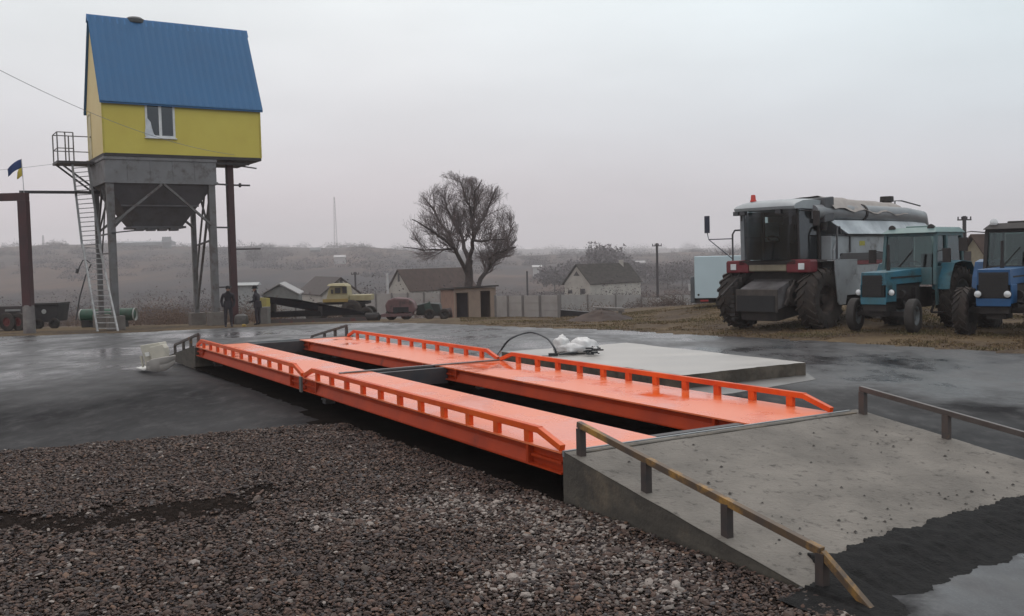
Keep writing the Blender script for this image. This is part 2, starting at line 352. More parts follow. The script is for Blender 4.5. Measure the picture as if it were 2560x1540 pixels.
# gravel field in front of the scale --------------------------------
GRAV_EDGE = [(UV(-4.2, -.35)), (UV(-3.1, -.02)), (UV(0, -.02)), (UV(5.3, -.06)), onz(861, 1063), onz(700, 1070), onz(519, 1088), onz(250, 1110), onz(0, 1133), onz(-500, 1180), onz(-900, 1300), Vector((-9, 3.0, 0)), Vector((2.0, 3.0, 0))]
def in_poly(x, y, P):
    c = np.zeros(len(x), bool); n = len(P)
    for i in range(n):
        a, b = P[i], P[(i+1) % n]
        cond = ((a.y > y) != (b.y > y))
        with np.errstate(divide='ignore', invalid='ignore'):
            c ^= cond & (x < (b.x-a.x)*(y-a.y)/((b.y-a.y) or 1e-9)+a.x)
    return c
def gravel():
    rng = np.random.default_rng(5)
    P = GRAV_EDGE
    # bed under the stones
    bm = MB(); n = len(P); bm.prism([Vector((p.x, p.y, -.05)) for p in P], (0, 0, .060))
    mb_ = mat('gravel_bed', (.012, .010, .009), 1.0, c2=(.030, .023, .020), scale=14, bump=1, bscale=45, spec=.0)
    o = bm.build('gravel_bed', mb_); tag(o, kind='structure')
    # stones
    NT = 118000
    r = 3.6+(14.2-3.6)*rng.random(NT*3)**.72; a = R_(-37)+R_(64)*rng.random(NT*3)
    x = r*np.sin(a); y = r*np.cos(a); ok = in_poly(x, y, P)
    # bare dark strip across the left part of the bed
    A = onz(-40, 1318); B = onz(330, 1300); Cc = onz(540, 1262); segs = [(A, B, .26), (B, Cc, .44)]
    nzv = np.array([mnoise.noise(Vector((px_*2.2, py_*2.2, 1))) for px_, py_ in zip(x, y)])
    nzf = np.array([mnoise.noise(Vector((px_*9, py_*9, 4))) for px_, py_ in zip(x, y)])
    bare = np.zeros(len(x), bool)
    for s0, s1, wd in segs:
        d = np.array([s1.x-s0.x, s1.y-s0.y]); L2 = d@d
        t = np.clip(((x-s0.x)*d[0]+(y-s0.y)*d[1])/L2, 0, 1)
        dist = np.hypot(x-s0.x-t*d[0], y-s0.y-t*d[1])
        bare |= dist < wd*(.95+1.5*nzv+1.1*nzf)
    ok &= ~(bare & (rng.random(len(x)) < .965))
    x, y, nzv = x[ok][:NT], y[ok][:NT], nzv[ok][:NT]; n = len(x)
    # pale newer gravel
    pc = [(onz(1180, 1270), 1.0), (onz(1330, 1290), .9), (onz(1480, 1400), .8), (onz(1420, 1330), .8), (onz(870, 1300), .6), (onz(1640, 1480), .6), (onz(1300, 1450), .6)]
    pale = np.zeros(n)
    for c, rad in pc: pale = np.maximum(pale, 1-np.hypot((x-c.x), (y-c.y))/rad)
    pale = np.clip(pale+.25*nzv, 0, 1)
    # unit stones: jittered icosahedra
    ph = (1+5**.5)/2
    ico = np.array([(-1, ph, 0), (1, ph, 0), (-1, -ph, 0), (1, -ph, 0), (0, -1, ph), (0, 1, ph), (0, -1, -ph), (0, 1, -ph), (ph, 0, -1), (ph, 0, 1), (-ph, 0, -1), (-ph, 0, 1)])/1.9
    icf = np.array([(0, 11, 5), (0, 5, 1), (0, 1, 7), (0, 7, 10), (0, 10, 11), (1, 5, 9), (5, 11, 4), (11, 10, 2), (10, 7, 6), (7, 1, 8), (3, 9, 4), (3, 4, 2), (3, 2, 6), (3, 6, 8), (3, 8, 9), (4, 9, 5), (2, 4, 11), (6, 2, 10), (8, 6, 7), (9, 8, 1)])
    s = .0108*np.exp(.36*rng.standard_normal(n))*(1+.35*pale)
    sc = np.stack([s*rng.uniform(.8, 1.7, n), s*rng.uniform(.8, 1.2, n), s*rng.uniform(.32, .68, n)], 1)
    V = ico[None]*(1+.30*(rng.random((n, 12, 1))-.5))*sc[:, None, :]
    tilt = rng.normal(0, .35, n); V2 = V.copy(); V2[:, :, 0] = V[:, :, 0]*np.cos(tilt)[:, None]-V[:, :, 2]*np.sin(tilt)[:, None]; V2[:, :, 2] = V[:, :, 0]*np.sin(tilt)[:, None]+V[:, :, 2]*np.cos(tilt)[:, None]
    th = rng.uniform(0, 6.283, n); c, d = np.cos(th)[:, None], np.sin(th)[:, None]
    X = V2[:, :, 0]*c-V2[:, :, 1]*d+x[:, None]; Y = V2[:, :, 0]*d+V2[:, :, 1]*c+y[:, None]; Z = V2[:, :, 2]+.012+.022*rng.random((n, 1))+.02*nzv[:, None]
    VV = np.stack([X, Y, Z], 2).reshape(-1, 3); FF = (icf[None]+(np.arange(n)*12)[:, None, None]).reshape(-1, 3)
    pal = np.array([.80, .745, .72])*np.array([(.100, .070, .058), (.072, .052, .046), (.13, .085, .068), (.055, .045, .045), (.12, .097, .084), (.17, .11, .078), (.038, .030, .030), (.095, .092, .095)])
    ci = rng.choice(len(pal), n, p=[.24, .2, .13, .13, .12, .05, .1, .03]); col = pal[ci]*rng.uniform(.75, 1.25, (n, 1))
    lite = rng.random(n) < (.022+.42*pale); col[lite] = np.array((.28, .24, .215))*rng.uniform(.5, 1.1, (lite.sum(), 1))
    C4 = np.concatenate([np.repeat(col, 12, 0), np.ones((n*12, 1))], 1)
    m = bpy.data.materials.new('wet_gravel_stone'); m.use_nodes = True; t = m.node_tree; b = t.nodes['Principled BSDF']
    at_ = t.nodes.new('ShaderNodeAttribute'); at_.attribute_name = 'tone'; t.links.new(at_.outputs['Color'], b.inputs['Base Color'])
    b.inputs['Roughness'].default_value = .6; b.inputs['Specular IOR Level'].default_value = .22
    o = npmesh('gravel_stones', VV, FF, m, colors=C4); tag(o, 'wet reddish brown gravel in front of the orange scale', 'gravel', kind='stuff')
gravel()

# ================================================================== WEIGHBRIDGE
DZ = .472; LA, LB, SW = 7.448, 14.867, 3.60; VA, VB_ = 1.15, 2.37
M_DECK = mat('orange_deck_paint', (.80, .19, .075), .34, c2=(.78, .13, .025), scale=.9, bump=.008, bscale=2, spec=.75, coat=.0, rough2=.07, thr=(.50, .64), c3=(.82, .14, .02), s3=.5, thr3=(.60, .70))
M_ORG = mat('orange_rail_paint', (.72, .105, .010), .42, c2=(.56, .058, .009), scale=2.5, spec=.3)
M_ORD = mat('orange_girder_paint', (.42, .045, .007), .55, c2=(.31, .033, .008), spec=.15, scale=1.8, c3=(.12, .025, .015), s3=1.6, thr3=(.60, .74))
M_STEEL = mat('grey_steel', (.22, .22, .23), .42, .6, c2=(.14, .135, .13), scale=5)
M_DARKST = mat('dark_painted_steel', (.035, .035, .042), .55, c2=(.06, .05, .05), scale=4, c3=(.30, .07, .03), s3=3.5, thr3=(.66, .72))
M_PIT_SHADE = mat('shade_dark_pit_soil', (.008, .007, .006), 1, c2=(.014, .011, .010), scale=3, bump=.4, spec=0)  # pit soil, near black: the shade under the scale is put into its colour

def weighbridge():
    t = thing('truck_scale', 'long low bright orange steel truck scale with two lanes and four guard rails', 'truck scale', UV(0, 0, 0))
    o0 = t.location.copy()
    def new(): return MB(o0)
    def P(u, v, z): return UV(u, v, DZ+z)
    def ubox(mb, u0, v0, z0, u1, v1, z1):
        mb.hexa([P(u0, v0, z0), P(u1, v0, z0), P(u1, v1, z0), P(u0, v1, z0), P(u0, v0, z1), P(u1, v0, z1), P(u1, v1, z1), P(u0, v1, z1)])
    for (u0, u1) in ((.03, LA-.03), (LA+.03, LB-.03)):
        for (v0, v1) in ((0, VA), (VB_, SW)):
            mb = new(); ubox(mb, u0, v0, -.018, u1, v1, 0)
            dk = mb.build('deck', M_DECK, t)
            for s, v in ((1, v0+.03), (-1, v1-.03)):
                g = new()
                w = v+s*.03
                ubox(g, u0, min(w, w+s*.02), -.195, u1, max(w, w+s*.02), -.019)          # web
                ubox(g, u0, min(v-s*.03, v+s*.10), -.212, u1, max(v-s*.03, v+s*.10), -.196)    # bottom flange
                # outer cover plate, leaning out, between the bearing pockets
                pl = [P(u0+.60, v+s*.018, -.085), P(u1-.60, v+s*.018, -.085), P(u1-.60, v-s*.026, -.195), P(u0+.60, v-s*.026, -.195)]
                g.prism(pl, DV*(s*.008))
                nst = 8
                for k in range(nst+1):
                    uu = u0+.6+(u1-u0-1.2)*k/nst
                    if k in (0, nst): ubox(g, uu-.02, min(v-s*.028, w), -.194, uu+.02, max(v-s*.028, w), -.020)
                # jacking channel at each end
                for a, b in ((u0+.02, u0+.55), (u1-.55, u1-.02)):
                    ubox(g, a, min(v-s*.012, w), -.125, b, max(v-s*.012, w), -.100)
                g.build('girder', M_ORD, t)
        # guard rails on the outer edges
        for v, s in ((.0, 1), (SW, -1)):
            rl = new(); h = .172
            vv = v+s*.035
            a0, a1, b1, b0 = P(u0+.02, vv, .028), P(u0+.40, vv, h-.028), P(u1-.40, vv, h-.028), P(u1-.02, vv, .028)
            rl.beam(a1, b1, .060, .064)
            rl.beam(a0, a1+DU*.02, .059, .060); rl.beam(b1-DU*.02, b0, .059, .060)
            rail = rl.build('guard_rail', M_ORG, t, bevel=.004)
            for k in range(11):
                uu = u0+.62+(u1-u0-1.24)*k/10
                pb = new(); ubox(pb, uu-.048, vv-.024, 0.001, uu+.048, vv+.024, h-.061)
                pb.build('post', M_ORG, rail)
    # cross beams in the gap and under the ends
    for u in (.20, LA-.22, LA+.22, LB-.2):
        mb = new(); ubox(mb, u-.05, VA-.04, -.27, u+.05, VB_+.04, -.012); mb.build('cross_beam', M_DARKST, t)
    mb = new(); ubox(mb, LA-.028, VA+.1, -.20, LA+.028, VB_-.1, -.006); mb.build('cross_plate', M_DARKST, t)
    mb = new(); ubox(mb, LA-.035, .62, .003, LA+.035, SW-.01, .022); mb.build('joint_strip', M_STEEL, t)
    for u in (.30, LA-.02, LB-.25):
        for v in (.42, SW-.42):
            mb = new(); ubox(mb, u-.07, v-.08, -DZ, u+.07, v+.08, -.40); ubox(mb, u-.11, v-.09, -.40, u+.11, v+.09, -.37)
            mb.cyl(P(u, v, -.37), P(u, v, -.213), .045, 12)
            mb.build('load_cell', M_STEEL, t)
    mb = new(); ubox(mb, LA-.045, -.035, -.235, LA+.045, -.005, .006); mb.build('joint_bracket', mat('bracket_grey', (.10, .10, .095), .6), t)
    # thin white cable hanging at the joint of the far rail
    c = new(); pts = [P(LA+.05+.12*math.sin(k/9*3.1), SW+.03+.0*k, .16-.2*(k/9)**.8) for k in range(10)]
    c.tube(pts, .006, 6); c.build('loose_wire', mat('white_wire', (.6, .6, .58), .5), t)
    return t
weighbridge()
def scale_pit_shade():  # floor strip; its dark margin paints the shade along the girders
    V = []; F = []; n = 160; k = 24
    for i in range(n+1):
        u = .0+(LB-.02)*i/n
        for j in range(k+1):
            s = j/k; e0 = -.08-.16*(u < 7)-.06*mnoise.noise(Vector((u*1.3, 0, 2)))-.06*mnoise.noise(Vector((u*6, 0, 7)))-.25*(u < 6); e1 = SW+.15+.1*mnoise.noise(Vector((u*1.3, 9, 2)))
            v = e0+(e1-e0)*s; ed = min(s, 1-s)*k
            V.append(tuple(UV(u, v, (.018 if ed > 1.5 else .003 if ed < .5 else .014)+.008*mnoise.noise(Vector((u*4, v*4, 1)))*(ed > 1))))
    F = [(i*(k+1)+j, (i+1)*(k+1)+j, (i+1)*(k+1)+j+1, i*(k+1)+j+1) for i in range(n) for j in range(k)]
    tag(npmesh('scale_pit_shade', np.array(V), np.array(F), M_PIT_SHADE, smooth=True), kind='structure')
scale_pit_shade()
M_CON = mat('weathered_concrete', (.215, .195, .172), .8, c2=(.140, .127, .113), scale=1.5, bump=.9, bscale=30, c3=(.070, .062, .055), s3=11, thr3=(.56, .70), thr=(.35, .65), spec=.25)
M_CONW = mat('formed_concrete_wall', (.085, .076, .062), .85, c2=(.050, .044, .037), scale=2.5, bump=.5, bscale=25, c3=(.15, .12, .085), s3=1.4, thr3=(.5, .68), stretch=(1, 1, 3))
M_RAILG = mat('rusty_grey_rail', (.055, .050, .050), .6, c2=(.085, .06, .05), scale=6, c3=(.20, .11, .03), s3=2.5, thr3=(.60, .70))
M_RAILY = mat('faded_yellow_brown_rail', (.125, .075, .035), .6, c2=(.07, .052, .042), scale=5, c3=(.36, .19, .035), s3=2.6, thr3=(.54, .66))

def ramp_slab(t, near):
    """wedge ramp: near (u<0) or far (u>LB)"""
    if near: u0, u1, uw = 0, -3.02, -.14; v0, v1 = 0.0, 3.90
    else: u0, u1, uw = LB+.01, LB+3.2, LB+.15; v0, v1 = -.02, 3.72
    rnd = random.Random(3 if near else 9)
    o0 = t.location.copy(); mb = MB(o0)
    nu, nv = 26, 30
    vs = []; fs = []
    for i in range(nu+1):
        for j in range(nv+1):
            u = u0+(u1-u0)*i/nu; v1u = v1-(.10*u if near else 0); v = v0+(v1u-v0)*j/nv
            k = i/nu; z = DZ*(1-k)+.012+ (.006*mnoise.noise(Vector((u*3, v*3, 2))) if 0 < i else 0)
            vs.append(UV(u, v, max(z, .006)))
    for i in range(nu):
        for j in range(nv): fs.append((i*(nv+1)+j, i*(nv+1)+j+1, (i+1)*(nv+1)+j+1, (i+1)*(nv+1)+j))
    mb.add(vs, fs, True)
    top = mb.build('ramp_surface', M_CON, t)
    sb = MB(o0)
    for v, s in ((v0, 1), (v1, -1)):
        ve = v+s*.004-(.10*u1 if near and s < 0 else 0); sb.prism([UV(u0, v+s*.004, -.05), UV(u0, v+s*.004, DZ+.008), UV(u1, ve, .004), UV(u1, ve, -.05)], DV*(s*.12))
    sgn = -1 if near else 1
    sb.prism([UV(u0+sgn*.004, v0+.13, -.05), UV(u0+sgn*.004, v1-.13, -.05), UV(u0+sgn*.004, v1-.13, DZ+.002), UV(u0+sgn*.004, v0+.13, DZ+.002)], DU*(sgn*.12))
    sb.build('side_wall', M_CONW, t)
    e = MB(o0); e.hexa([UV(u0-.002*sgn, v0, DZ-.04), UV(u0+sgn*.03, v0, DZ-.04), UV(u0+sgn*.03, v1-.12, DZ-.04), UV(u0-.002*sgn, v1-.12, DZ-.04), UV(u0-.002*sgn, v0, DZ+.016), UV(u0+sgn*.03, v0, DZ+.016), UV(u0+sgn*.03, v1-.12, DZ+.016), UV(u0-.002*sgn, v1-.12, DZ+.016)])
    e.build('edge_strip', mat('galvanised_edge', (.26, .28, .29), .45, .4), t)
def handrail(t, va, us, near, m, hh=.285, lean=None, topm=None, name='handrail'):
    o0 = t.location.copy()
    base = (lambda u: DZ*(1-u/(-3.02))) if near else (lambda u: DZ*(1-(u-LB)/3.2))
    vf = (lambda u: va[0]+va[1]*u) if isinstance(va, tuple) else (lambda u: va)
    mb = MB(o0); a = UV(us[0], vf(us[0]), base(us[0])+hh); b = UV(us[-1], vf(us[-1]), base(us[-1])+hh-.02)
    mb.beam(a+(a-b).normalized()*.035, b, .05, .055)
    if lean is not None: mb.beam(b-Vector((0, 0, .01)), lean, .045, .05)
    rail = mb.build(name, topm or m, t, bevel=.004)
    for i, u in enumerate(us):
        p = MB(o0); zb = base(u); v = vf(u)
        wv = .035
        p.hexa([UV(u-wv, v-.03, zb-.03), UV(u+wv, v-.03, zb-.03), UV(u+wv, v+.03, zb-.03), UV(u-wv, v+.03, zb-.03),
                UV(u-wv, v-.03, zb+hh-.03), UV(u+wv, v-.03, zb+hh-.03), UV(u+wv, v+.03, zb+hh-.03), UV(u-wv, v+.03, zb+hh-.03)])
        p.build('post', m, rail)
    return rail
def ramp_uv(px, py):
    """photo point on the near ramp's plane -> (u, v)"""
    z = DZ
    for _ in range(30):
        p = onz(px, py, z) - ORG; u = p.dot(DU); z = DZ*(1+u/3.02)
    return u, p.dot(DV)
VV_ = 1.0377
for q in ((1400, 1098), (1548, 1188), (1733, 1300), (1985, 1410), (2085, 1000), (2298, 1050)): print('ramp post', q, [round(k, 2) for k in ramp_uv(q[0]*VV_, q[1]*VV_)])
rn = thing('concrete_ramp', 'pale concrete approach ramp at the near end of the orange scale, with brown handrails', 'ramp', UV(-1.5, 1.9, 0))
ramp_slab(rn, True)
RPU = [ramp_uv(q[0]*VV_, q[1]*VV_) for q in ((1400, 1098), (1548, 1188), (1733, 1300))]
LV = .15
handrail(rn, .10, [-.16, -1.10, -2.05, -2.95], True, mat('rust_brown_post', (.060, .042, .036), .7, c2=(.035, .03, .03), scale=8), topm=M_RAILY, lean=UV(-3.34, .10, 0.0))
handrail(rn, (3.80, -.13), [-.16, -1.10, -2.05, -2.95], True, M_RAILG, topm=mat('dark_brown_rail', (.085, .070, .064), .45, c2=(.06, .045, .04), scale=6), lean=UV(-3.34, 4.24, 0))
rf = thing('concrete_ramp', 'far concrete approach ramp with dark steel handrails beyond the orange scale', 'ramp', UV(LB+1.5, 1.9, 0))
ramp_slab(rf, False)
handrail(rf, .1, [LB+.15, LB+.95, LB+1.75, LB+2.75], False, M_RAILG, hh=.27, topm=M_RAILG)
handrail(rf, 3.6, [LB+.15, LB+.95, LB+1.75, LB+2.75], False, M_RAILG, hh=.27, topm=M_RAILG)

# broken tarmac heaped over the foot of the near ramp
def tarmac_lip():
    V = []; F = []; n = 420; k = 30
    pts = [(-2.93, -.15), (-2.80, .25), (-2.52, .42), (-2.60, .62), (-2.53, 1.0), (-2.5, 1.6), (-2.46, 2.2), (-2.44, 3.1), (-2.42, 3.9), (-2.5, 4.3)]
    def lipu(v): return interp(v, sorted([(b, a) for a, b in pts]))
    for i in range(n+1):
        v = -.30+5.0*i/n; e = lipu(v)+.07*mnoise.noise(Vector((v*4, 0, 1)))+.035*mnoise.noise(Vector((v*13, 3, 1)))+.02*mnoise.noise(Vector((v*37, 7, 1)))
        for j in range(k+1):
            s = (j/k)**1.3; u = e-s*.72
            zr = DZ*max(0, 1+e/3.02)
            z = (zr+.020 if 0 < v < 4.12 else .02)*(1-sst(0, 1, s))*(1.0)+.005+(.014*mnoise.noise(Vector((u*9, v*9, 2)))+.012)*math.sin(math.pi*min(1, s*1.1+.06))*(s < .9)
            rz_ = DZ*max(0, 1+u/3.02)+.022 if 0 < v < 4.12 else 0
            z = max(z, rz_*(s < .5)+.004 if s < .5 else z)
            if j == 0: z = (zr-.02 if 0 < v < 4.12 else -.02)
            V.append(UV(u, v, z))
    for i in range(n):
        for j in range(k): F.append((i*(k+1)+j, i*(k+1)+j+1, (i+1)*(k+1)+j+1, (i+1)*(k+1)+j))
    m = mat('fresh_tarmac', (.009, .0088, .009), .8, c2=(.020, .019, .019), scale=14, bump=1, bscale=60, spec=.12)
    o = npmesh('asphalt_patch', np.array([tuple(p) for p in V]), np.array(F), m, smooth=True); tag(o, kind='structure')
tarmac_lip()

# loading slab on the right --------------------------------------------------
A_ = onz(2013, 905, .25); B_ = onz(1566, 856, .25); C_ = onz(1255, 878, .25); D_ = onz(1700, 936, .25)
print('slab corners', [(round((p-ORG).dot(DU), 2), round((p-ORG).dot(DV), 2)) for p in (A_, B_, C_, D_)])
def slab():
    c = (A_+B_+C_+D_)/4; o0 = Vector((c.x, c.y, 0))
    t = thing('concrete_slab', 'raised pale concrete slab beside the far rail of the orange scale', 'slab', o0)
    mb = MB(o0); n = 44; vs = []; fs = []
    for i in range(n+1):
        for j in range(n+1):
            p = A_.lerp(B_, i/n).lerp(D_.lerp(C_, i/n), j/n); e = .05 if (i in (0, n) or j in (0, n)) else 0
            vs.append(Vector((p.x+e*(mnoise.noise(p*1.3)+mnoise.noise(p*5)), p.y+e*(mnoise.noise(p*1.3+Vector((5, 0, 0)))+mnoise.noise(p*5+Vector((5, 0, 0)))), .252+.008*mnoise.noise(p*.8)-(.012 if e else 0))))
    fs = [(i*(n+1)+j, i*(n+1)+j+1, (i+1)*(n+1)+j+1, (i+1)*(n+1)+j) for i in range(n) for j in range(n)]
    ring = [i*(n+1) for i in range(n+1)]+[n*(n+1)+j for j in range(1, n+1)]+[i*(n+1)+n for i in range(n-1, -1, -1)]+[j for j in range(n-1, 0, -1)]
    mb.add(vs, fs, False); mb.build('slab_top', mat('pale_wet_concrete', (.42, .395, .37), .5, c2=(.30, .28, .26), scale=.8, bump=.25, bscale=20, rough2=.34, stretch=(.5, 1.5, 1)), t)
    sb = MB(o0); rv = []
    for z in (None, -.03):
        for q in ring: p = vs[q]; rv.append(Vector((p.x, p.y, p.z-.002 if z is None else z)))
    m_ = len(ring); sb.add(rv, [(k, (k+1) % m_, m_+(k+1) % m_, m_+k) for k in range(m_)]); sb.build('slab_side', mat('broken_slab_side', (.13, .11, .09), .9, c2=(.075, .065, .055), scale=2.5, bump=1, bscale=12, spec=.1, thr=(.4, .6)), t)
slab()
ap = MB(); vg = [UV(3.0, 3.64), UV(5.5, 3.64), UV(10.5, 3.64), Vector((C_.x, C_.y, 0)), Vector((D_.x, D_.y, 0)), UV(3.6, 5.2)]
tag(MB().prism([Vector((p.x, p.y, -.03)) for p in vg], (0, 0, .038)).build('mossy_verge', mat('mossy_soil', (.040, .034, .022), .95, c2=(.030, .040, .018), scale=2.5, bump=.8, bscale=20, spec=.1)), kind='structure')
pp = [onz(1700, 972), onz(2020, 935), onz(2040, 950), onz(1830, 985), onz(1740, 995)]
o = ap.prism([Vector((p.x, p.y, -.04)) for p in pp], (0, 0, .052)).build('concrete_apron', mat('apron_concrete', (.17, .165, .16), .45, c2=(.11, .105, .10), scale=1.2)); tag(o, kind='structure')

def ramp_debris():
    rng = random.Random(12); m = MB(UV(-1.5, 2, .2))
    for k in range(90):
        u = -2.5*(rng.random()**.6)-.05; v = .15+3.5*rng.random(); r = .006+.012*rng.random()**2
        if rng.random() < .45: u = -2.1-.4*rng.random()
        p = UV(u, v, DZ*(1+u/3.02)+.014+r*.3); n = 6
        ring = [p+Vector((r*math.cos(i*math.pi/3)*rng.uniform(.7, 1.3), r*math.sin(i*math.pi/3)*rng.uniform(.7, 1.3), 0)) for i in range(n)]
        m.add(ring+[p+Vector((0, 0, r*.8))], [(i, (i+1) % n, n) for i in range(n)])
    tag(m.build('ramp_grit', mat('grit', (.085, .075, .066), .9, c2=(.02, .018, .018), scale=30)), 'scattered dark grit and small stones on the near concrete ramp', 'grit', kind='stuff')
ramp_debris()

# ================================================================== HOPPER TOWER
M_YEL = mat('yellow_cladding', (.61, .51, .10), .5, c2=(.57, .46, .09), scale=.8, spec=.3, bump=.08, bscale=8)
M_YEP = mat('pale_yellow_cladding', (.74, .60, .30), .6, c2=(.70, .55, .26), scale=.9, spec=.3)
M_BLU = mat('blue_roof_sheet', (.030, .125, .275), .45, c2=(.030, .115, .25), scale=.7, spec=.35)
M_WHT = mat('white_plastic_frame', (.72, .73, .74), .45)
M_HOP = mat('grey_hopper_steel', (.18, .178, .185), .6, .05, c2=(.145, .14, .143), scale=1.2, c3=(.07, .055, .05), s3=2.2, thr3=(.52, .7))
M_HOPD = mat('dark_hopper_steel', (.115, .105, .112), .65, .05, c2=(.085, .078, .083), scale=1.3, c3=(.075, .06, .055), s3=1.5, thr3=(.5, .7))
M_LEG = mat('grey_leg_steel', (.15, .145, .15), .6, .1, c2=(.11, .105, .10), scale=2.0, c3=(.08, .055, .05), s3=3, thr3=(.5, .68))
M_RED = mat('dark_red_oxide', (.065, .020, .022), .6, c2=(.040, .017, .019), scale=2.2, stretch=(1, 1, .4))
M_WIN = glass('window_glass', (.10, .10, .12), .5)
M_INT = mat('dark_interior', (.02, .02, .022), .8)
TA = Vector((-17.30, 42.13, 0)); TF = Vector((5.81, 3.69, 0)).normalized(); TS = Vector((-TF.y, TF.x, 0)); TW, TD = 6.88, 3.74
ZB, ZE, ZR = 7.2, 9.62, 13.35
def tower():
    gz = G(TA.x, TA.y); o0 = Vector((TA.x+2.5, TA.y+3, gz))
    t = thing('hopper_tower', 'tall steel grain hopper tower topped by a yellow cabin with steep blue roof', 'tower', o0)
    P = lambda a, b, z: TA+TF*a+TS*b+Vector((0, 0, z))
    new = lambda: MB(o0)
    def pbox(mb, a0, b0, z0, a1, b1, z1): mb.hexa([P(a0, b0, z0), P(a1, b0, z0), P(a1, b1, z0), P(a0, b1, z0), P(a0, b0, z1), P(a1, b0, z1), P(a1, b1, z1), P(a0, b1, z1)]); return mb
    zr = ZR-.12
    # walls: front, back, gables (thin panels butted end to end)
    wx0, wx1, wz0, wz1 = 1.76, 3.02, 7.93, 9.43
    f = new()
    for a0, a1, z0, z1 in ((.0, wx0, ZB, ZE), (wx1, TW, ZB, ZE), (wx0, wx1, ZB, wz0), (wx0, wx1, wz1, ZE)): pbox(f, a0, 0, z0, a1, .08, z1)
    pbox(f, 0, TD-.08, ZB, TW, TD, ZE)
    f.build('front_wall', M_YEL, t)
    for a in (0.0, TW-.08):
        g = new(); g.prism([P(a, .083, ZB), P(a, TD-.083, ZB), P(a, TD-.083, ZE), P(a, TD/2, zr), P(a, .083, ZE)], TF*.08)
        g.build('gable_wall', M_YEP if a == 0 else M_YEL, t)
    u = pbox(new(), .085, .085, ZB+.0, TW-.085, TD-.085, ZB+.06); pbox(u, -.0, -.0, ZB-.14, TW, TD, ZB-.004); u.build('floor_frame', mat('floor_frame', (.035, .030, .03), .7), t)
    r = new()
    nrm = Vector((0, 0, 1))
    for sgn, b0, b1 in ((1, -.14, TD/2), (-1, TD+.14, TD/2)):
        sl = (ZR-ZE)/(TD/2); ze = ZE-.14*sl
        n_ = 46; vs = []; fs = []
        for i in range(n_+1):
            a = -.10+(TW+.2)*i/n_; h = .018*(i % 2)
            for k, (bb, zz) in enumerate(((b0, ze), (b1, ZR))):
                off = Vector((0, 0, .03+h*.45))+TS*(-sgn*(.03+h*.9))
                vs.append(P(a, bb, zz)+off)
        for i in range(n_): fs.append((2*i, 2*i+2, 2*i+3, 2*i+1))
        r.add(vs, fs)
        r.prism([P(-.10, b0, ze), P(TW+.10, b0, ze), P(TW+.10, b1, ZR), P(-.10, b1, ZR)], Vector((0, 0, -.05)))
    rf_ = r.build('roof', M_BLU, t)
    q = new()
    q.prism([P(-.14, TD/2-.17, ZR-.24), P(-.14, TD/2, ZR+.10), P(-.14, TD/2+.17, ZR-.24), P(-.14, TD/2+.14, ZR-.26), P(-.14, TD/2, ZR+.04), P(-.14, TD/2-.14, ZR-.26)], TF*(TW+.28))
    q.build('ridge_cap', mat('ridge_blue', (.03, .15, .36), .4), rf_)
    # roof ventilator
    v = new(); c = P(1.95, TD/2+.25, ZR); v.lathe(c-Vector((0, 0, .5)), (0, 0, 1), [(0, .3), (.42, .3), (.43, .44), (.60, .44), (.70, .3), (.74, 0)], 20)
    v.build('ventilator', mat('vent_dark', (.05, .055, .06), .6), rf_)
    # corner flashings
    for a, b in ((-.02, -.02), (TW-.05, -.02)): pbox(new(), a, b, ZB-.02, a+.07, b+.018, ZE-.2).build('corner_trim', mat('trim_yellow', (.52, .42, .06), .5), t)
    # window
    w = new(); d0, d1 = -.03, .05
    fw = .09
    for a0, a1, z0, z1 in ((wx0, wx1, wz0, wz0+fw), (wx0, wx1, wz1-fw, wz1), (wx0, wx0+fw, wz0+fw, wz1-fw), (wx1-fw, wx1, wz0+fw, wz1-fw), ((wx0+wx1)/2-.06, (wx0+wx1)/2+.06, wz0+fw, wz1-fw)):
        pbox(w, a0, d0, z0, a1, d1, z1)
    pbox(w, wx0-.05, -.10, wz0-.05, wx1+.05, -.005, wz0-.008)
    wf = w.build('window', M_WHT, t)
    pbox(new(), wx0+fw, .0, wz0+fw, wx1-fw, .012, wz1-fw).build('pane', M_WIN, wf)
    # torn protective film on the lower left of the frame
    fm = new(); fm.prism([P(wx0+.0, -.040, wz0+.0), P(wx0+.55, -.040, wz0-.02), P(wx0+.34, -.036, wz0+.14), P(wx0+.26, -.036, wz0+.42), P(wx0+.22, -.037, wz0+.66), P(wx0+.06, -.040, wz0+.86), P(wx0-.05, -.040, wz0+.12)], TS*.006)
    fm.build('torn_film', mat('white_film', (.62, .65, .70), .5), wf)
    # door in the left gable, its frame and handle
    d = new()
    for b0, b1, z0, z1 in ((2.65, 2.72, ZB+.03, ZB+1.98), (3.42, 3.49, ZB+.03, ZB+1.98), (2.65, 3.49, ZB+1.98, ZB+2.05)): pbox(d, -.03, b0, z0, -.002, b1, z1)
    pbox(d, -.012, 2.72, ZB+.03, -.002, 3.42, ZB+1.98)
    dd = d.build('door', mat('door_cream', (.60, .52, .30), .5), t)
    pbox(new(), -.06, 2.76, ZB+.95, -.014, 2.86, ZB+1.0).build('handle', M_DARKST, dd)
    # hopper box and cone
    HW, HD = 4.78, 3.60; zt, zm, zb = ZB-.145, 5.98, 4.10
    b0 = .05
    h = new(); pbox(h, .02, b0, zm, HW, b0+HD, zt)
    pbox(h, -.03, b0-.05, zm-.06, HW+.05, b0+HD+.05, zm+.06)
    pbox(h, -.02, b0-.04, zt-.12, HW+.04, b0+HD+.04, zt-.003)
    h.build('hopper_box', M_HOP, t)
    for k in range(1, 5): pbox(new(), .02+k*HW/5-.03, b0-.03, zm+.07, .02+k*HW/5+.03, b0-.001, zt-.13).build('stiffener', M_HOP, t)
    c = new(); o1, o2 = 1.32, 3.45
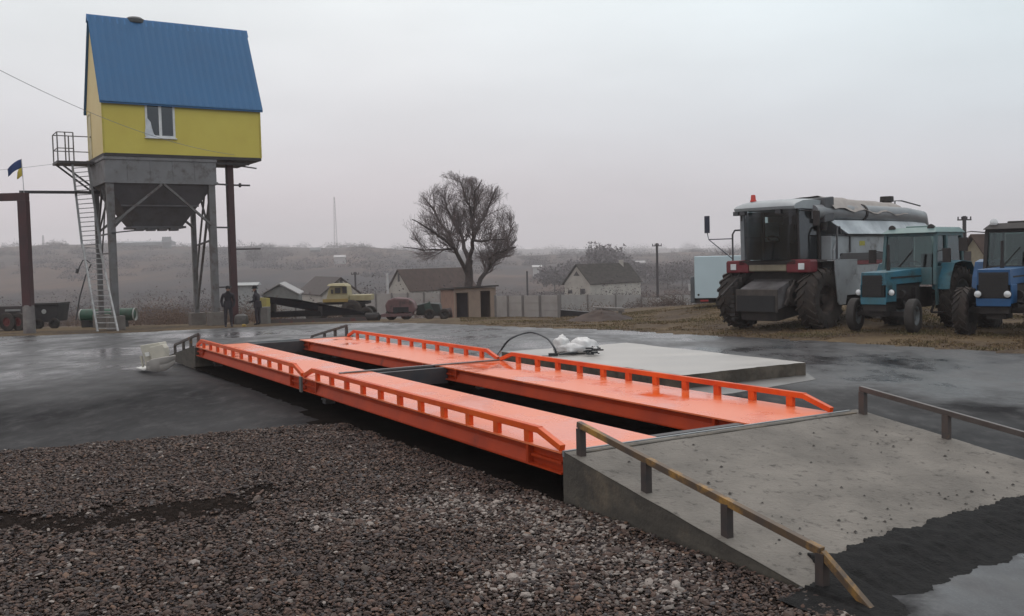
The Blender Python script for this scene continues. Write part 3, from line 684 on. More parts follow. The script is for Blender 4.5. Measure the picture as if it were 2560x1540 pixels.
    q1 = [(.1, b0+.08), (HW-.1, b0+.08), (HW-.1, b0+HD-.08), (.1, b0+HD-.08)]
    q2 = [(o1, b0+1.0), (o2, b0+1.0), (o2, b0+HD-1.0), (o1, b0+HD-1.0)]
    c.add([P(a, b, zm-.062) for a, b in q1]+[P(a, b, zb) for a, b in q2], [(0, 1, 5, 4), (1, 2, 6, 5), (2, 3, 7, 6), (3, 0, 4, 7), (4, 5, 6, 7)])
    cone = c.build('hopper_cone', M_HOPD, t)
    e = new()
    pbox(e, o1-.12, b0+.9, zb-.10, o2+.12, b0+HD-.9, zb-.005)
    for k in range(4): pbox(e, o1+.05+k*.5, b0+.85, zb-.22, o1+.40+k*.5, b0+1.3, zb-.101)
    for k, fr in enumerate((.5,)):
        za = zm-.062+(zb-zm)*fr; al = .1+(o1-.1)*fr; ar = HW-.1+(o2-HW+.1)*fr; bf = b0+.08+.92*fr
        e.beam(P(al, bf-.04, za), P(ar, bf-.04, za), .07, .07)
    e.build('outlet_gate', M_HOPD, cone)
    # four legs with footings
    LG = [(.22, .2), (HW-.22, .2), (.22, b0+HD-.15), (HW-.22, b0+HD-.15)]
    for k, (a, b) in enumerate(LG):
        p = P(a, b, 0); gz_ = G(p.x, p.y)
        l = new(); l.beam(Vector((p.x, p.y, zm-.06)), Vector((p.x, p.y, gz_+.62)), .30 if k < 2 else .22, .30 if k < 2 else .22, up=TS)
        for s_ in (-1, 1): pass
        lo = l.build('leg', M_LEG, t, bevel=.01)
        fb = new(); fb.hexa([Vector((p.x, p.y, 0))+TF*sx*.34+TS*sy*.34+Vector((0, 0, z)) for z in (gz_-.2, gz_+.62) for sx, sy in ((-1, -1), (1, -1), (1, 1), (-1, 1))])
        fb.build('footing', mat('footing_concrete', (.17, .15, .135), .85, c2=(.12, .10, .09), scale=3, bump=.3), lo, bevel=.02)
    # braces
    def br(n_, a, b, w=.12, m=M_LEG): mb = new(); mb.beam(a, b, w, w*.8); mb.build(n_, m, t)
    zk = 4.35
    br('brace', P(HW/2-.05, -.06, zm-.1), P(.3, .06, zk-.15)); br('brace', P(HW/2+.05, -.06, zm-.1), P(HW-.3, .06, zk-.25))
    br('brace', P(.25, .2, zk-.4), P(1.3, 1.2, 4.9), .1); br('brace', P(HW-.22, b0+HD-.2, zk-.25), P(HW-1.4, b0+HD-1.2, 4.85), .1)
    br('brace', P(.22, b0+HD-.2, zk-.45), P(1.3, b0+HD-1.2, 4.85), .1)
    br('brace', P(.22, 1.9, zm-.1), P(.22, b0+HD-.2, zk-.5), .09); br('brace', P(.22, 1.9, zm-.1), P(.22, .25, zk-.5), .09)
    br('tie_bar', P(.2, .0, zk-.58), P(HW*.62, .6, zk-.30), .07, M_DARKST)
    for (za, zb_) in ((3.75, 3.75), (2.9, 2.9)): br('tie_bar', P(.22, .25, za), P(.22, b0+HD-.2, zb_), .08)
    br('brace', P(HW-.22, .3, 5.8), P(HW-.22, b0+HD-.25, 0.2), .10); br('brace', P(HW-.22, 1.3, 5.7), P(HW-.22, b0+HD-.25, 1.6), .08)
    br('brace', P(HW-.22, 2.2, 5.6), P(HW-.22, .3, 3.3), .08); br('tie_bar', P(HW-.22, .2, 3.45), P(HW-.22, b0+HD-.8, 3.25), .09, M_DARKST)
    br('brace', P(.22, .3, 5.6), P(.22, b0+HD-.25, 3.8), .07); br('brace', P(.22, 1.0, 5.8), P(.22, b0+HD-.7, 2.4), .06)
    # red pipe column on the right
    rc = P(HW+.80, .75, 0); g2 = G(rc.x, rc.y)
    c = new(); c.beam(Vector((rc.x, rc.y, ZB-.14)), Vector((rc.x, rc.y, g2)), .30, .32, up=TS); cc = c.build('red_column', M_RED, t, bevel=.015)
    new().tube([Vector((rc.x, rc.y, 3.0)), Vector((rc.x, rc.y, 3.0))+TF*1.35], .036, 8).build('pipe_stub', M_DARKST, cc)
    c2 = new(); c2.tube([Vector((rc.x, rc.y, 5.98)), Vector((rc.x, rc.y, 5.98))+TF*.95], .04, 8)
    c2.lathe(Vector((rc.x, rc.y, 5.98))+TF*.42, TF, [(0, .03), (.02, .10), (.10, .10), (.12, .03)], 12)
    c2.build('pipe_stub', M_DARKST, cc)
    for z in (5.98, 4.0, 1.25): br('tie_bar', P(HW-.2, .25, z), P(HW+.80, .70, z), .09, M_DARKST)
    br('tie_bar', P(HW-.2, .3, 6.92), P(HW+1.6, .3, 6.92), .12, M_DARKST); br('tie_bar', P(HW+.7, .75, 6.95), P(TW+.35, 1.9, 6.90), .07, M_DARKST)
    # platform with railing on the left side
    zp = 7.02; pf = new(); pbox(pf, -1.55, 2.15, zp-.11, .015, 3.55, zp)
    plat = pf.build('platform', M_DARKST, t)
    rl = new()
    for a, b in ((-1.5, 2.2), (-1.5, 3.5), (-.85, 2.2), (-.85, 3.5), (-1.18, 2.2)): rl.tube([P(a, b, zp), P(a, b, zp+1.25)], .028, 6)
    for z in (.55, 1.25):
        rl.tube([P(-.02, 3.5, zp+z), P(-1.5, 3.5, zp+z), P(-1.5, 2.2, zp+z), P(-.85, 2.2, zp+z)], .024, 6)
    rl.build('railing', M_LEG, plat)
    for b in (2.3, 3.4): br('platform_brace', P(-1.4, b, zp-.1), P(.15, b, zp-1.35), .09, M_DARKST)
    # steel ladder fixed to the legs
    Lt0 = at(180, 405, 43.6); Lb0 = at(206, 620, 42.8); Rt0 = at(219, 402, 44.0); Rb0 = at(252, 617, 43.2)
    ld = new(); ld.beam(Lt0, Lb0, .09, .05); ld.beam(Rt0, Rb0, .09, .05)
    for k in range(19): s = (k+.4)/19; ld.tube([Lt0.lerp(Lb0, s), Rt0.lerp(Rb0, s)], .02, 6)
    ld.build('fixed_ladder', mat('ladder_grey', (.27, .27, .275), .5, .3), t)
tower()
def lean_ladder():
    Lb_ = onG(244, 829); Rb_ = onG(295, 829); Lt_ = at(206, 610, 42.6); Rt_ = at(248, 612, 43.0)
    gzz = Lb_.z; o0 = (Lb_+Rb_)/2
    t = thing('ladder', 'long pale aluminium ladder leaning against the hopper tower', 'ladder', o0)
    mb = MB(o0); mb.beam(Lb_, Lt_, .07, .10); mb.beam(Rb_, Rt_, .07, .10); mb.build('ladder_rail', mat('pale_aluminium', (.42, .42, .42), .45, .4, c2=(.27, .26, .26), scale=5), t)
    for k in range(16):
        s = (k+.6)/16.3
        r = MB(o0); r.beam(Lb_.lerp(Lt_, s), Rb_.lerp(Rt_, s), .045, .04); r.build('rung', _M['pale_aluminium'], t)
lean_ladder()

# overhead cable from the upper left to the tower
def cable(name, a, b, sag, r, label):
    mb = MB(a); mb.tube([a.lerp(b, k/24)+Vector((0, 0, -sag*4*(k/24)*(1-k/24))) for k in range(25)], r, 5)
    tag(mb.build(name, mat('cable_grey', (.20, .20, .21), .6)), label, 'cable')
cable('overhead_cable', at(-160, 90, 27), TA+TF*5.6+TS*-.03+Vector((0, 0, 7.3)), .55, .009, 'thin dark overhead cable crossing in front of the yellow cabin')
cable('thin_wire', at(-200, 436, 60), TA+TF*-1.5+TS*3.0+Vector((0, 0, 6.95)), .10, .008, 'very thin wire from the left edge to the tower platform')

# steel gantry on the far left ------------------------------------------------
def gantry():
    b = gnd(66, 41.0); b.x = at(66, 660, 41.0).x; o0 = Vector((b.x, b.y, b.z))
    t = thing('pipe_gantry', 'dark red steel gantry post with cross beam on a concrete base at the left edge', 'gantry', o0)
    zt = at(50, 492, 41.0).z
    m = MB(o0); m.beam((b.x, b.y, b.z+1.15), (b.x, b.y, zt-.16), .36, .36, up=(0, 1, 0)); m.build('post', M_RED, t, bevel=.01)
    m = MB(o0); m.beam((b.x-7, b.y, zt), (b.x+.18, b.y, zt), .34, .31); m.build('cross_beam', M_RED, t, bevel=.01)
    m = MB(o0); m.lathe((b.x, b.y, b.z-.1), (0, 0, 1), [(0, .25), (1.22, .23), (1.30, .20), (1.31, 0)], 20); m.build('base', mat('base_concrete', (.20, .185, .175), .8, c2=(.12, .10, .10), scale=2.5), t)
    e = TA+TF*.3+TS*2.4+Vector((0, 0, 5.15))
    m = MB(o0); a = Vector((b.x-.12, b.y, zt+.20)); e.z = at(225, 482, e.y).z; m.beam(a, e, .12, .12); m.build('pipe', M_DARKST, t)
    # second post off to the left, its shoulder just in frame
    c = gnd(-8, 37.2)
    return b, zt
GB, GZT = gantry()
def flag():
    b = Vector((GB.x+.02, GB.y+.05, GZT+.16)); o0 = b
    t = thing('flag', 'small blue and yellow flag flying above the red gantry post', 'flag', o0)
    m = MB(o0); m.tube([b, b+Vector((-.04, 0, 1.42))], .016, 8); m.build('flag_pole', mat('pole_pale', (.5, .5, .5), .5), t)
    top = b+Vector((-.04, 0, 1.40))
    def cloth(nm, s0, s1, m_):
        q = MB(o0); vs = []; fs = []; nu, nv = 14, 6
        for i in range(nu+1):
            for j in range(nv+1):
                s = i/nu; w = s0+(s1-s0)*j/nv
                L = .62*(1 if s0 < .4 else .36)
                vs.append(top+Vector((-.005-L*s, .07*math.sin(s*7+w*2)*s, -.56*w*(1 if s < 0 else 1)-.34*s*(1 if s0 < .4 else .1)+.05*math.sin(s*5)*(1-w)+(0 if s0 < .4 else -.12*s))))
        for i in range(nu):
            for j in range(nv): fs.append((i*(nv+1)+j, i*(nv+1)+j+1, (i+1)*(nv+1)+j+1, (i+1)*(nv+1)+j))
        q.add(vs, fs, True); c = q.build(nm, m_, t)
        sol = c.modifiers.new('s', 'SOLIDIFY'); sol.thickness = .006
    cloth('blue_field', 0, .62, mat('flag_blue', (.02, .05, .16), .8)); cloth('yellow_field', .625, 1.22, mat('flag_yellow', (.55, .43, .06), .8))
flag()

# ================================================================== PEOPLE
def person(base, rz, label, J, R, parts, hat=None, cloth=(.02, .018, .024)):
    """J: joints (local metres, x right, y forward, z up); edges by parent index; skin modifier grows one surface"""
    o0 = Vector(base)
    me = bpy.data.meshes.new('person'); me.from_pydata([j[0] for j in J], [(i, j[1]) for i, j in enumerate(J) if j[1] is not None], [])
    o = bpy.data.objects.new('person', me); COL.objects.link(o); o.location = o0; o.rotation_euler = (0, 0, rz)
    sk = o.modifiers.new('skin', 'SKIN'); sk.use_smooth_shade = True
    if not me.skin_vertices: pass
    sv = me.skin_vertices
    data = (sv[0] if len(sv) else me.attributes.new('x', 'FLOAT', 'POINT'))
    for i, j in enumerate(J): data.data[i].radius = (j[2], j[2] if len(j) < 4 else j[3]); data.data[i].use_root = (i == 0)
    sb = o.modifiers.new('sub', 'SUBSURF'); sb.levels = 1; sb.render_levels = 2
    me.materials.append(parts)
    tag(o, label, 'person', 'two people standing under the hopper tower')
    return o
def skin_mesh(name, J, m, parent=None, loc=(0, 0, 0), rz=0.0, lev=2):
    me = bpy.data.meshes.new(name); me.from_pydata([j[0] for j in J], [(i, j[1]) for i, j in enumerate(J) if j[1] is not None], [])
    o = bpy.data.objects.new(name, me); COL.objects.link(o)
    bm = bmesh.new(); bm.from_mesh(me); lay = bm.verts.layers.skin.verify(); bm.verts.ensure_lookup_table()
    for i, j in enumerate(J):
        s = bm.verts[i][lay]; s.radius = (j[2], j[2] if len(j) < 4 else j[3]); s.use_root = (i == 0)
    bm.to_mesh(me); bm.free()
    sk = o.modifiers.new('skin', 'SKIN'); sk.use_smooth_shade = True; sk.branch_smoothing = .3
    sb = o.modifiers.new('sub', 'SUBSURF'); sb.levels = 1; sb.render_levels = lev
    me.materials.append(m)
    if parent is not None: o.parent = parent
    else: o.location = loc; o.rotation_euler = (0, 0, rz)
    return o
M_SKINP = mat('skin_tone', (.30, .17, .12), .6)
M_COAT = mat('dark_coat', (.016, .014, .020), .85, c2=(.026, .020, .026), scale=9, bump=.3)
M_TROU = mat('dark_trousers', (.014, .013, .018), .85)
def fingers(J, w, h, s):
    """palm + five finger chains from wrist index w towards direction h"""
    h = Vector(h).normalized(); p = Vector(J[w][0]); side = Vector((0, 1, 0)).cross(h).normalized() if abs(h.y) < .9 else Vector((1, 0, 0)); 
    J.append((tuple(p+h*.06), w, .024, .036)); pi_ = len(J)-1
    for k, L in enumerate((.075, .085, .08, .062)):
        q = p+h*.09+side*(k-1.5)*.022; J.append((tuple(q), pi_, .011)); J.append((tuple(q+h*L*.55), len(J)-1, .0095)); J.append((tuple(q+h*L+Vector((0, -.02*s, -.01))), len(J)-1, .008))
    q = p+h*.03+side*-.045; J.append((tuple(q), pi_, .012)); J.append((tuple(q+h*.05-side*.02), len(J)-1, .010))
def make_person(base, rz, label, bend, arm, H=1.0, hat='cap'):
    b = bend
    J = [((0, 0, .93), None, .15, .115), ((0, .03*b, 1.10), 0, .145, .11), ((0, .09*b, 1.28), 1, .165, .12), ((0, .15*b, 1.42), 2, .15, .10), ((0, .19*b, 1.50), 3, .06), ((0, .24*b+.01, 1.585), 4, .070, .08), ((0, .27*b+.02, 1.69), 5, .072, .082)]
    ex = 2
    for s in (-1, 1):
        J.append(((s*.19, .13*b, 1.40), 3, .075)); i = len(J)-1
        if arm == 'pocket' or (arm == 'forward' and s < 0 and False):
            J.append(((s*.265, .04*b-.04, 1.13), i, .062)); J.append(((s*.235, .10, .93), i+1, .050)); J.append(((s*.18, .13, .88), i+2, .045))
        else:
            J.append(((s*.24, .05, 1.14), i, .058)); J.append(((s*.17, .27, 1.08), i+1, .045)); J.append(((s*.13, .32, 1.09), i+2, .030, .024)); fingers(J, i+3, (-s*.3, .9, .05), 1)
    for s in (-1, 1):
        J.append(((s*.10, 0, .86), 0, .105)); i = len(J)-1
        J.append(((s*.115, .02, .48), i, .075)); J.append(((s*.12, -.02, .11), i+1, .055)); J.append(((s*.125, .03, .05), i+2, .05)); J.append(((s*.135, .15, .04), i+3, .045, .035))
    J = [(tuple(Vector(j[0])*H), j[1])+tuple(r*H for r in j[2:]) for j in J]
    o = skin_mesh('person', J, M_COAT, None, base, rz); tag(o, label, 'person')
    hy = (.27*b+.02)*H; hz = 1.665*H
    f = MB(); f.lathe((0, hy-.005, hz-.11*H), (0, .1, 1), [(0, .03), (.02, .066), (.07, .080), (.13, .082), (.17, .07), (.20, .04), (.21, .0)], 16)
    f.prism([(-.014, hy+.07, hz-.01), (.014, hy+.07, hz-.01), (0, hy+.105, hz-.035)], (0, 0, .02)); f.box(-.028, hy+.066, hz-.068, .028, hy+.082, hz-.056)
    for s in (-1, 1): f.box(s*.085-.01, hy-.02, hz-.05, s*.085+.01, hy+.015, hz+.01); f.box(s*.032-.012, hy+.070, hz+.005, s*.032+.012, hy+.080, hz+.018)
    fo = f.build('face', M_SKINP, o)
    q = MB()
    if hat == 'brim': q.lathe((0, hy, hz+.035*H), (0, 0, 1), [(0, .0), (-.005, .145), (.012, .15), (.03, .108), (.10, .105), (.135, .07), (.14, 0)], 18)
    else: q.lathe((0, hy-.005, hz+.0*H), (0, -.1, 1), [(-.06, .070), (-.02, .094), (.05, .095), (.10, .075), (.125, 0)], 16)
    q.build('hat', mat('black_hat', (.012, .011, .014), .9), o)
    tr = MB(); 
    tr.lathe((0, -.005, .80*H), (0, 0, 1), [(0, .19*H), (.06, .195*H), (.32*H, .175*H), (.34*H, .10)], 18)
    tr.build('coat_hem', M_COAT, o)
    return o
p1 = onG(572, 818); p2 = gnd(640, 44.0)
make_person(p1, R_(200), 'person in a long dark coat bowed forward with hands in pockets beside the grey leg', 1.15, 'pocket', 1.02, 'cap')
make_person(p2, R_(75), 'person in dark clothes and a brimmed black hat with arms held forward', .35, 'forward', .97, 'brim')

# ================================================================== VEHICLES ON THE GRASS
M_TYRE = mat('muddy_tyre', (.022, .019, .018), .85, c2=(.045, .034, .028), scale=4, bump=.3, bscale=30)
M_TYRE2 = mat('dusty_tyre', (.05, .046, .044), .85, c2=(.028, .024, .022), scale=3, bump=.3, bscale=30)
M_CHAS = mat('black_chassis', (.016, .014, .015), .75, c2=(.032, .026, .024), scale=4)
M_LAMP = mat('headlight_glass', (.75, .78, .80), .12, .1, spec=.9)
M_CABG = glass('cab_glass', (.50, .60, .58), .2)
M_DKG = glass('dark_cab_glass', (.30, .40, .40), .3)
def wheel(parent, c, axis, R, w, rimr, rm, lugs=22, steer=0, tyre=None, lh=.035):
    """wheel (tyre with lugs) > rim"""
    c = Vector(c); ax = Vector(axis).normalized()
    if steer: ax = Matrix.Rotation(steer, 3, 'Z') @ ax
    mb = MB(); h = w/2
    mb.lathe(c, ax, [(-h*.80, rimr), (-h, rimr+.25*(R-rimr)), (-h*.98, R*.90), (-h*.80, R*.965), (-h*.3, R-.006), (h*.3, R-.006), (h*.80, R*.965), (h*.98, R*.90), (h, rimr+.25*(R-rimr)), (h*.80, rimr)], 36)
    a = ax.cross(Vector((0, 0, 1))).normalized(); b = ax.cross(a)
    if lugs:
        for k in range(lugs):
            for s in (-1, 1):
                t0 = 2*math.pi*(k+(.5 if s > 0 else 0))/lugs; t1 = t0+2*math.pi/lugs*.9
                def pt(t, hh, rr): return c+ax*hh+(a*math.cos(t)+b*math.sin(t))*rr
                dw = 2*math.pi/lugs*.26
                q = []
                for rr in (R*.955, R+lh):
                    q += [pt(t0, s*h*.03, rr), pt(t0+dw, s*h*.03, rr), pt(t1+dw, s*h*1.0, rr*.965), pt(t1, s*h*1.0, rr*.965)]
                mb.hexa(q)
                q = []
                for hh in (s*h*.9, s*h*1.03): q += [pt(t1, hh, R*.78), pt(t1+dw, hh, R*.78), pt(t1+dw, hh, R*.965), pt(t1, hh, R*.965)]
                mb.hexa(q)
    wo = mb.build('wheel', tyre or M_TYRE, parent)
    for_ = MB()
    for_.lathe(c, ax, [(-h*.78, rimr*1.02), (-h*.70, rimr*.90), (-h*.15, rimr*.80), (-h*.10, rimr*.35), (-h*.45, rimr*.30), (-h*.45, 0)], 26)
    for_.lathe(c, ax, [(h*.78, rimr*1.02), (h*.70, rimr*.90), (h*.15, rimr*.80), (h*.10, rimr*.35), (h*.45, rimr*.30), (h*.45, 0)], 26)
    for k in range(8):
        t = 2*math.pi*k/8; p = c+(a*math.cos(t)+b*math.sin(t))*rimr*.45
        for_.cyl(p-ax*h*.16, p+ax*h*.16, .018, 6)
    for_.build('rim', rm, wo)
    return wo

def tractor(loc, head, label, body, roof_m, four=False, cabm=None, scale=1.0):
    """local frame: +x forward, +y left, origin on the ground under the rear axle"""
    rz = math.atan2(-math.cos(head), -math.sin(head))
    t = thing('tractor', label, 'tractor', loc, rz, 'blue farm tractors parked on the grass'); t.scale = (scale,)*3
    xs1w = 1.0; cabm = cabm or body; RR = .80 if not four else .84; FR = .43 if not four else .56; WB = 2.37
    rim = mat('grey_blue_rim', (.20, .24, .26), .55, c2=(.09, .09, .09), scale=5)
    for s in (-1, 1):
        wheel(t, (0, s*.82, RR), (0, 1, 0), RR, .42, .48, rim, 20)
        wheel(t, (WB, s*.76, FR), (0, 1, 0), FR, .22 if not four else .32, .24 if not four else .30, rim if not four else M_CHAS, 0 if not four else 18, steer=R_(8) if not four else R_(0), tyre=M_TYRE2 if not four else M_TYRE)
    m = MB(); m.box(-.35, -.22, .55, .9, .22, 1.05); m.box(.9, -.16, .55, 2.55, .16, .80); m.box(2.1, -.20, .42, 2.75, .20, .66)
    m.cyl((0, -.8, RR), (0, .8, RR), .13); m.box(WB-.08, -.66, FR-.02, WB+.08, .66, FR+.10)
    for s in (-1, 1): m.cyl((WB, s*.55, FR+.1), (WB, s*.68, FR), .06, 8); m.beam((1.9, s*.30, .75), (WB, s*.62, FR+.16), .05, .05)
    m.box(1.0, -.28, .62, 2.0, .28, 1.05); m.box(2.72, -.30, .55, 2.86, .30, .72)
    m.build('chassis', M_CHAS, t)
    # hood: long box, slightly tapering, with side skirts at the nose
    fx = 2.92 if not four else 2.98; hz = 1.52 if not four else 1.56; hw = .33 if not four else .36
    m = MB(); m.hexa([(.95, -.36, 1.22), (fx, -hw, 1.20), (fx, hw, 1.20), (.95, .36, 1.22), (.95, -.34, 1.58), (fx, -hw+.02, hz), (fx, hw-.02, hz), (.95, .34, 1.58)])
    for s in (-1, 1): m.hexa([(fx-.55, s*hw-.012, .78), (fx-.01, s*hw-.012, .78), (fx-.01, s*hw+.012, .78), (fx-.55, s*hw+.012, .78), (fx-.55, s*hw-.012, 1.21), (fx-.01, s*hw-.012, 1.21), (fx-.01, s*hw+.012, 1.21), (fx-.55, s*hw+.012, 1.21)])
    m.box(fx-.03, -hw, .72, fx, hw, .90)
    m.build('hood', body, t, bevel=.02)
    m = MB(); m.box(fx-.05, -hw+.05, .905, fx-.012, hw-.05, 1.195); m.box(fx-.01, -hw+.05, .92, fx+.012, hw-.10 if not four else hw-.05, hz-.07)
    gr = m.build('grille', mat('black_grille', (.010, .010, .012), .6, c2=(.02, .02, .02), scale=20), t)
    for k in range(7):
        z = .98+k*(hz-1.12)/6; q = MB(); q.box(fx+.012, -hw+.07, z, fx+.022, hw-.07, z+.018); q.build('grille_bar', M_CHAS, gr)
    q = MB(); q.beam((xs1w, -.25, 1.62), (xs1w-.06, .1, 2.05), .015, .015); q.build('wiper', M_CHAS, t)
    q = MB(); q.box(1.0, -.352, 1.36, fx-.25, -.346, 1.40); q.box(1.0, .346, 1.36, fx-.25, .352, 1.40); q.build('hood_trim', M_CHAS, t)
    m = MB(); m.box(1.0, -.30, .85, fx-.56, .30, 1.20); m.cyl((1.5, -.36, 1.0), (1.9, -.36, 1.0), .09); m.box(1.2, .30, .80, 1.45, .40, 1.1); m.cyl((2.0, .33, .95), (2.12, .33, .95), .10, 12)
    m.build('engine', M_CHAS, t)
    m = MB(); m.cyl((2.0, -.05, 1.5), (2.0, -.05, 1.75), .05, 10); m.cyl((2.0, -.05, 1.75), (2.0, -.05, 2.2), .035, 10); m.build('exhaust_pipe', M_CHAS, t)
    lo_, lx_ = (.10, -.12) if not four else (-.05, .05)
    for s in (-1, 1):
        m = MB(); m.lathe((fx+lx_, s*(hw+lo_), 1.02 if not four else 1.0), (1, 0, 0), [(-.06, .02), (-.03, .075), (.03, .082), (.035, .078)], 16); m.beam((fx-.05, s*(hw-.02), .98), (fx+lx_-.03, s*(hw+lo_), 1.0), .03, .03)
        hl = m.build('headlight', M_CHAS, t)
        m = MB(); m.lathe((fx+lx_, s*(hw+lo_), 1.02 if not four else 1.0), (1, 0, 0), [(.034, .076), (.048, .06), (.055, .0)], 16); m.build('lens', M_LAMP, hl)
    # rear fenders: faceted
    for s in (-1, 1):
        pr = [(-.95, .95), (-.86, 1.38), (-.50, 1.72), (.10, 1.76), (.55, 1.70), (.80, 1.32), (.86, 1.05)]
        q = MB(); y0, y1 = s*.58, s*1.02
        for (a, b), (c, d) in zip(pr, pr[1:]):
            q.add([(a, y0, b), (c, y0, d), (c, y1, d), (a, y1, b), (a, y0, b-.02), (c, y0, d-.02), (c, y1, d-.02), (a, y1, b-.02)], [(0, 1, 2, 3), (7, 6, 5, 4), (0, 3, 7, 4), (1, 5, 6, 2), (0, 4, 5, 1), (3, 2, 6, 7)])
        poly = [(a, s*.575, b) for a, b in pr]+[(.4, s*.575, .9), (-.4, s*.575, .9)]
        q.prism(poly, (0, -s*.015, 0))
        q.build('fender', body, t)
    # cab frame
    z0, z1 = 1.15, 2.46; xs0, xs1, xm = -.72, .98, .28; wt, wb = .66, .70
    m = MB()
    def post(x, xt, s, w=.07): m.beam((x, s*wb, z0), (xt, s*wt, z1), w, w)
    for s in (-1, 1): post(xs1, xs1-.12, s, .085); post(xm, xm, s, .09); post(xs0, xs0+.04, s, .085)
    for s in (-1, 1):
        m.beam((xs0, s*wt, z1), (xs1-.12, s*wt, z1), .09, .09); m.beam((xs0, s*wb, 1.62), (xs1, s*wb, 1.58), .05, .07)
        m.prism([(xm+.04, s*wb-.015, .72), (xs1-.05, s*wb-.015, .62), (xs1+.02, s*wb-.015, 1.56), (xm+.04, s*wb-.015, 1.58)], (0, .03, 0))
    for x, xz in ((xs0+.04, z1), (xs1-.12, z1)): m.beam((x, -wt, xz), (x, wt, xz), .08, .09)
    m.box(xs1-.03, -.62, 1.15, xs1+.01, .62, 1.60); m.box(xs0-.02, -.62, 1.1, xs0+.02, .62, 1.60)
    m.build('cab', cabm, t, bevel=.008)
    m = MB(); zt = 2.52
    m.hexa([(xs0-.08, -.76, zt-.03), (xs1+.06, -.74, zt-.03), (xs1+.06, .74, zt-.03), (xs0-.08, .76, zt-.03), (xs0+.06, -.66, zt+.12), (xs1-.22, -.62, zt+.12), (xs1-.22, .62, zt+.12), (xs0+.06, .66, zt+.12)])
    m.box(.0, -.3, zt+.11, .5, .3, zt+.17)
    m.build('cab_roof', roof_m, t, bevel=.03)
    m = MB(); m.prism([(xs1-.01, -.60, 1.60), (xs1-.01, .60, 1.60), (xs1-.115, .59, z1-.04), (xs1-.115, -.59, z1-.04)], (.008, 0, 0)); m.build('windscreen', M_CABG, t)
    for s in (-1, 1):
        m = MB(); m.prism([(xm+.06, s*(wb-.02), 1.62), (xs1-.08, s*(wb-.02), 1.62), (xs1-.17, s*(wt-.01), z1-.05), (xm+.06, s*(wt-.01), z1-.05)], (0, s*.006, 0)); m.build('side_window', M_CABG, t)
        m = MB(); m.prism([(xs0+.06, s*(wb-.02), 1.66), (xm-.06, s*(wb-.02), 1.66), (xm-.06, s*(wt-.01), z1-.05), (xs0+.08, s*(wt-.01), z1-.05)], (0, s*.006, 0)); m.build('side_window', M_CABG, t)
    m = MB(); m.prism([(xs0+.01, -.60, 1.62), (xs0+.01, .60, 1.62), (xs0+.04, .59, z1-.04), (xs0+.04, -.59, z1-.04)], (-.008, 0, 0)); m.build('rear_window', M_CABG, t)
    m = MB(); m.box(-.35, -.25, 1.2, .05, .25, 1.38); m.box(-.42, -.25, 1.38, -.32, .25, 1.95); m.build('seat', mat('seat_black', (.02, .02, .02), .8), t)
    m = MB(); m.tube([(.9, 0, 1.25), (.62, 0, 1.62)], .025, 8); m.lathe((.60, 0, 1.64), (-.6, 0, .8), [(0, .17), (.01, .185), (.025, .185), (.035, .17), (.025, .165), (.01, .165), (0, .17)], 18); m.box(.72, -.5, 1.2, .94, .5, 1.62); m.build('steering_wheel', M_CHAS, t)
    for s in (-1, 1):
        m = MB(); 
        if not four: m.tube([(.86, s*.66, 2.0), (.98, s*.95, 2.05), (.98, s*.98, 1.9)], .014, 6); m.box(.94, s*.99-.10, 1.72, .99, s*.99+.10, 2.08)
        else: m.tube([(.84, s*.66, 2.42), (.95, s*1.0, 2.46), (.95, s*1.15, 2.44), (.95, s*1.18, 2.2)], .014, 6); m.box(.92, s*1.19-.10, 1.98, .97, s*1.19+.10, 2.32)
        m.build('mirror', M_CHAS, t, bevel=.015)
        m = MB(); m.lathe((.80, s*.52, 2.66 if four else 2.62), (1, 0, .05), [(-.08, .03), (-.04, .085), (.02, .095), (.03, .08), (.035, 0)], 14); m.build('work_light', M_LAMP if four else M_CHAS, t)
        m = MB(); m.beam((1.0, s*.60, .45), (.75, s*.70, .95), .04, .05); m.box(.75, s*.75-.13, .42, 1.05, s*.75+.13, .46); m.build('step', M_CHAS, t)
    return t
def axle_pose(px1, py1, px2, py2):
    """ground contacts of the two front wheels (left wheel first = image right)"""
    a, b = onz(px1, py1), onz(px2, py2); return a, b
M_TEAL = mat('faded_teal_paint', (.030, .150, .225), .5, c2=(.045, .13, .155), scale=2.5, c3=(.035, .055, .06), s3=2.4, thr3=(.54, .68))
M_TEALC = mat('faded_teal_cab', (.055, .135, .15), .55, c2=(.08, .125, .135), scale=4, c3=(.05, .06, .062), s3=3, thr3=(.54, .7))
M_TROOF = mat('faded_green_roof', (.16, .24, .23), .55, c2=(.12, .19, .19), scale=3)
M_BLUE = mat('bright_blue_paint', (.010, .088, .235), .42, c2=(.012, .07, .18), scale=2, c3=(.02, .05, .10), s3=3, thr3=(.6, .75))
def place_tractor(px, py, head, label, body, roof, four, cabm, scale=1.0, wy=.76):
    """the front wheel seen at image right touches the ground at (px, py)"""
    w = onz(px, py); f = Vector((-math.sin(head), -math.cos(head), 0)); l = Vector((-f.y, f.x, 0))
    org = w-f*2.37*scale-l*wy*scale
    return tractor((org.x, org.y, G(org.x, org.y)), head, label, body, roof, four, cabm, scale)
place_tractor(2283, 833, R_(47), 'faded teal blue tractor with pale green cab roof, in front of the combine harvester', M_TEAL, M_TROOF, False, M_TEALC, 1.08)
place_tractor(2592, 843, R_(40), 'bright blue tractor with dark cab cut off by the right edge', M_BLUE, M_CHAS, True, mat('dark_cab_frame', (.022, .018, .018), .6), 1.09)

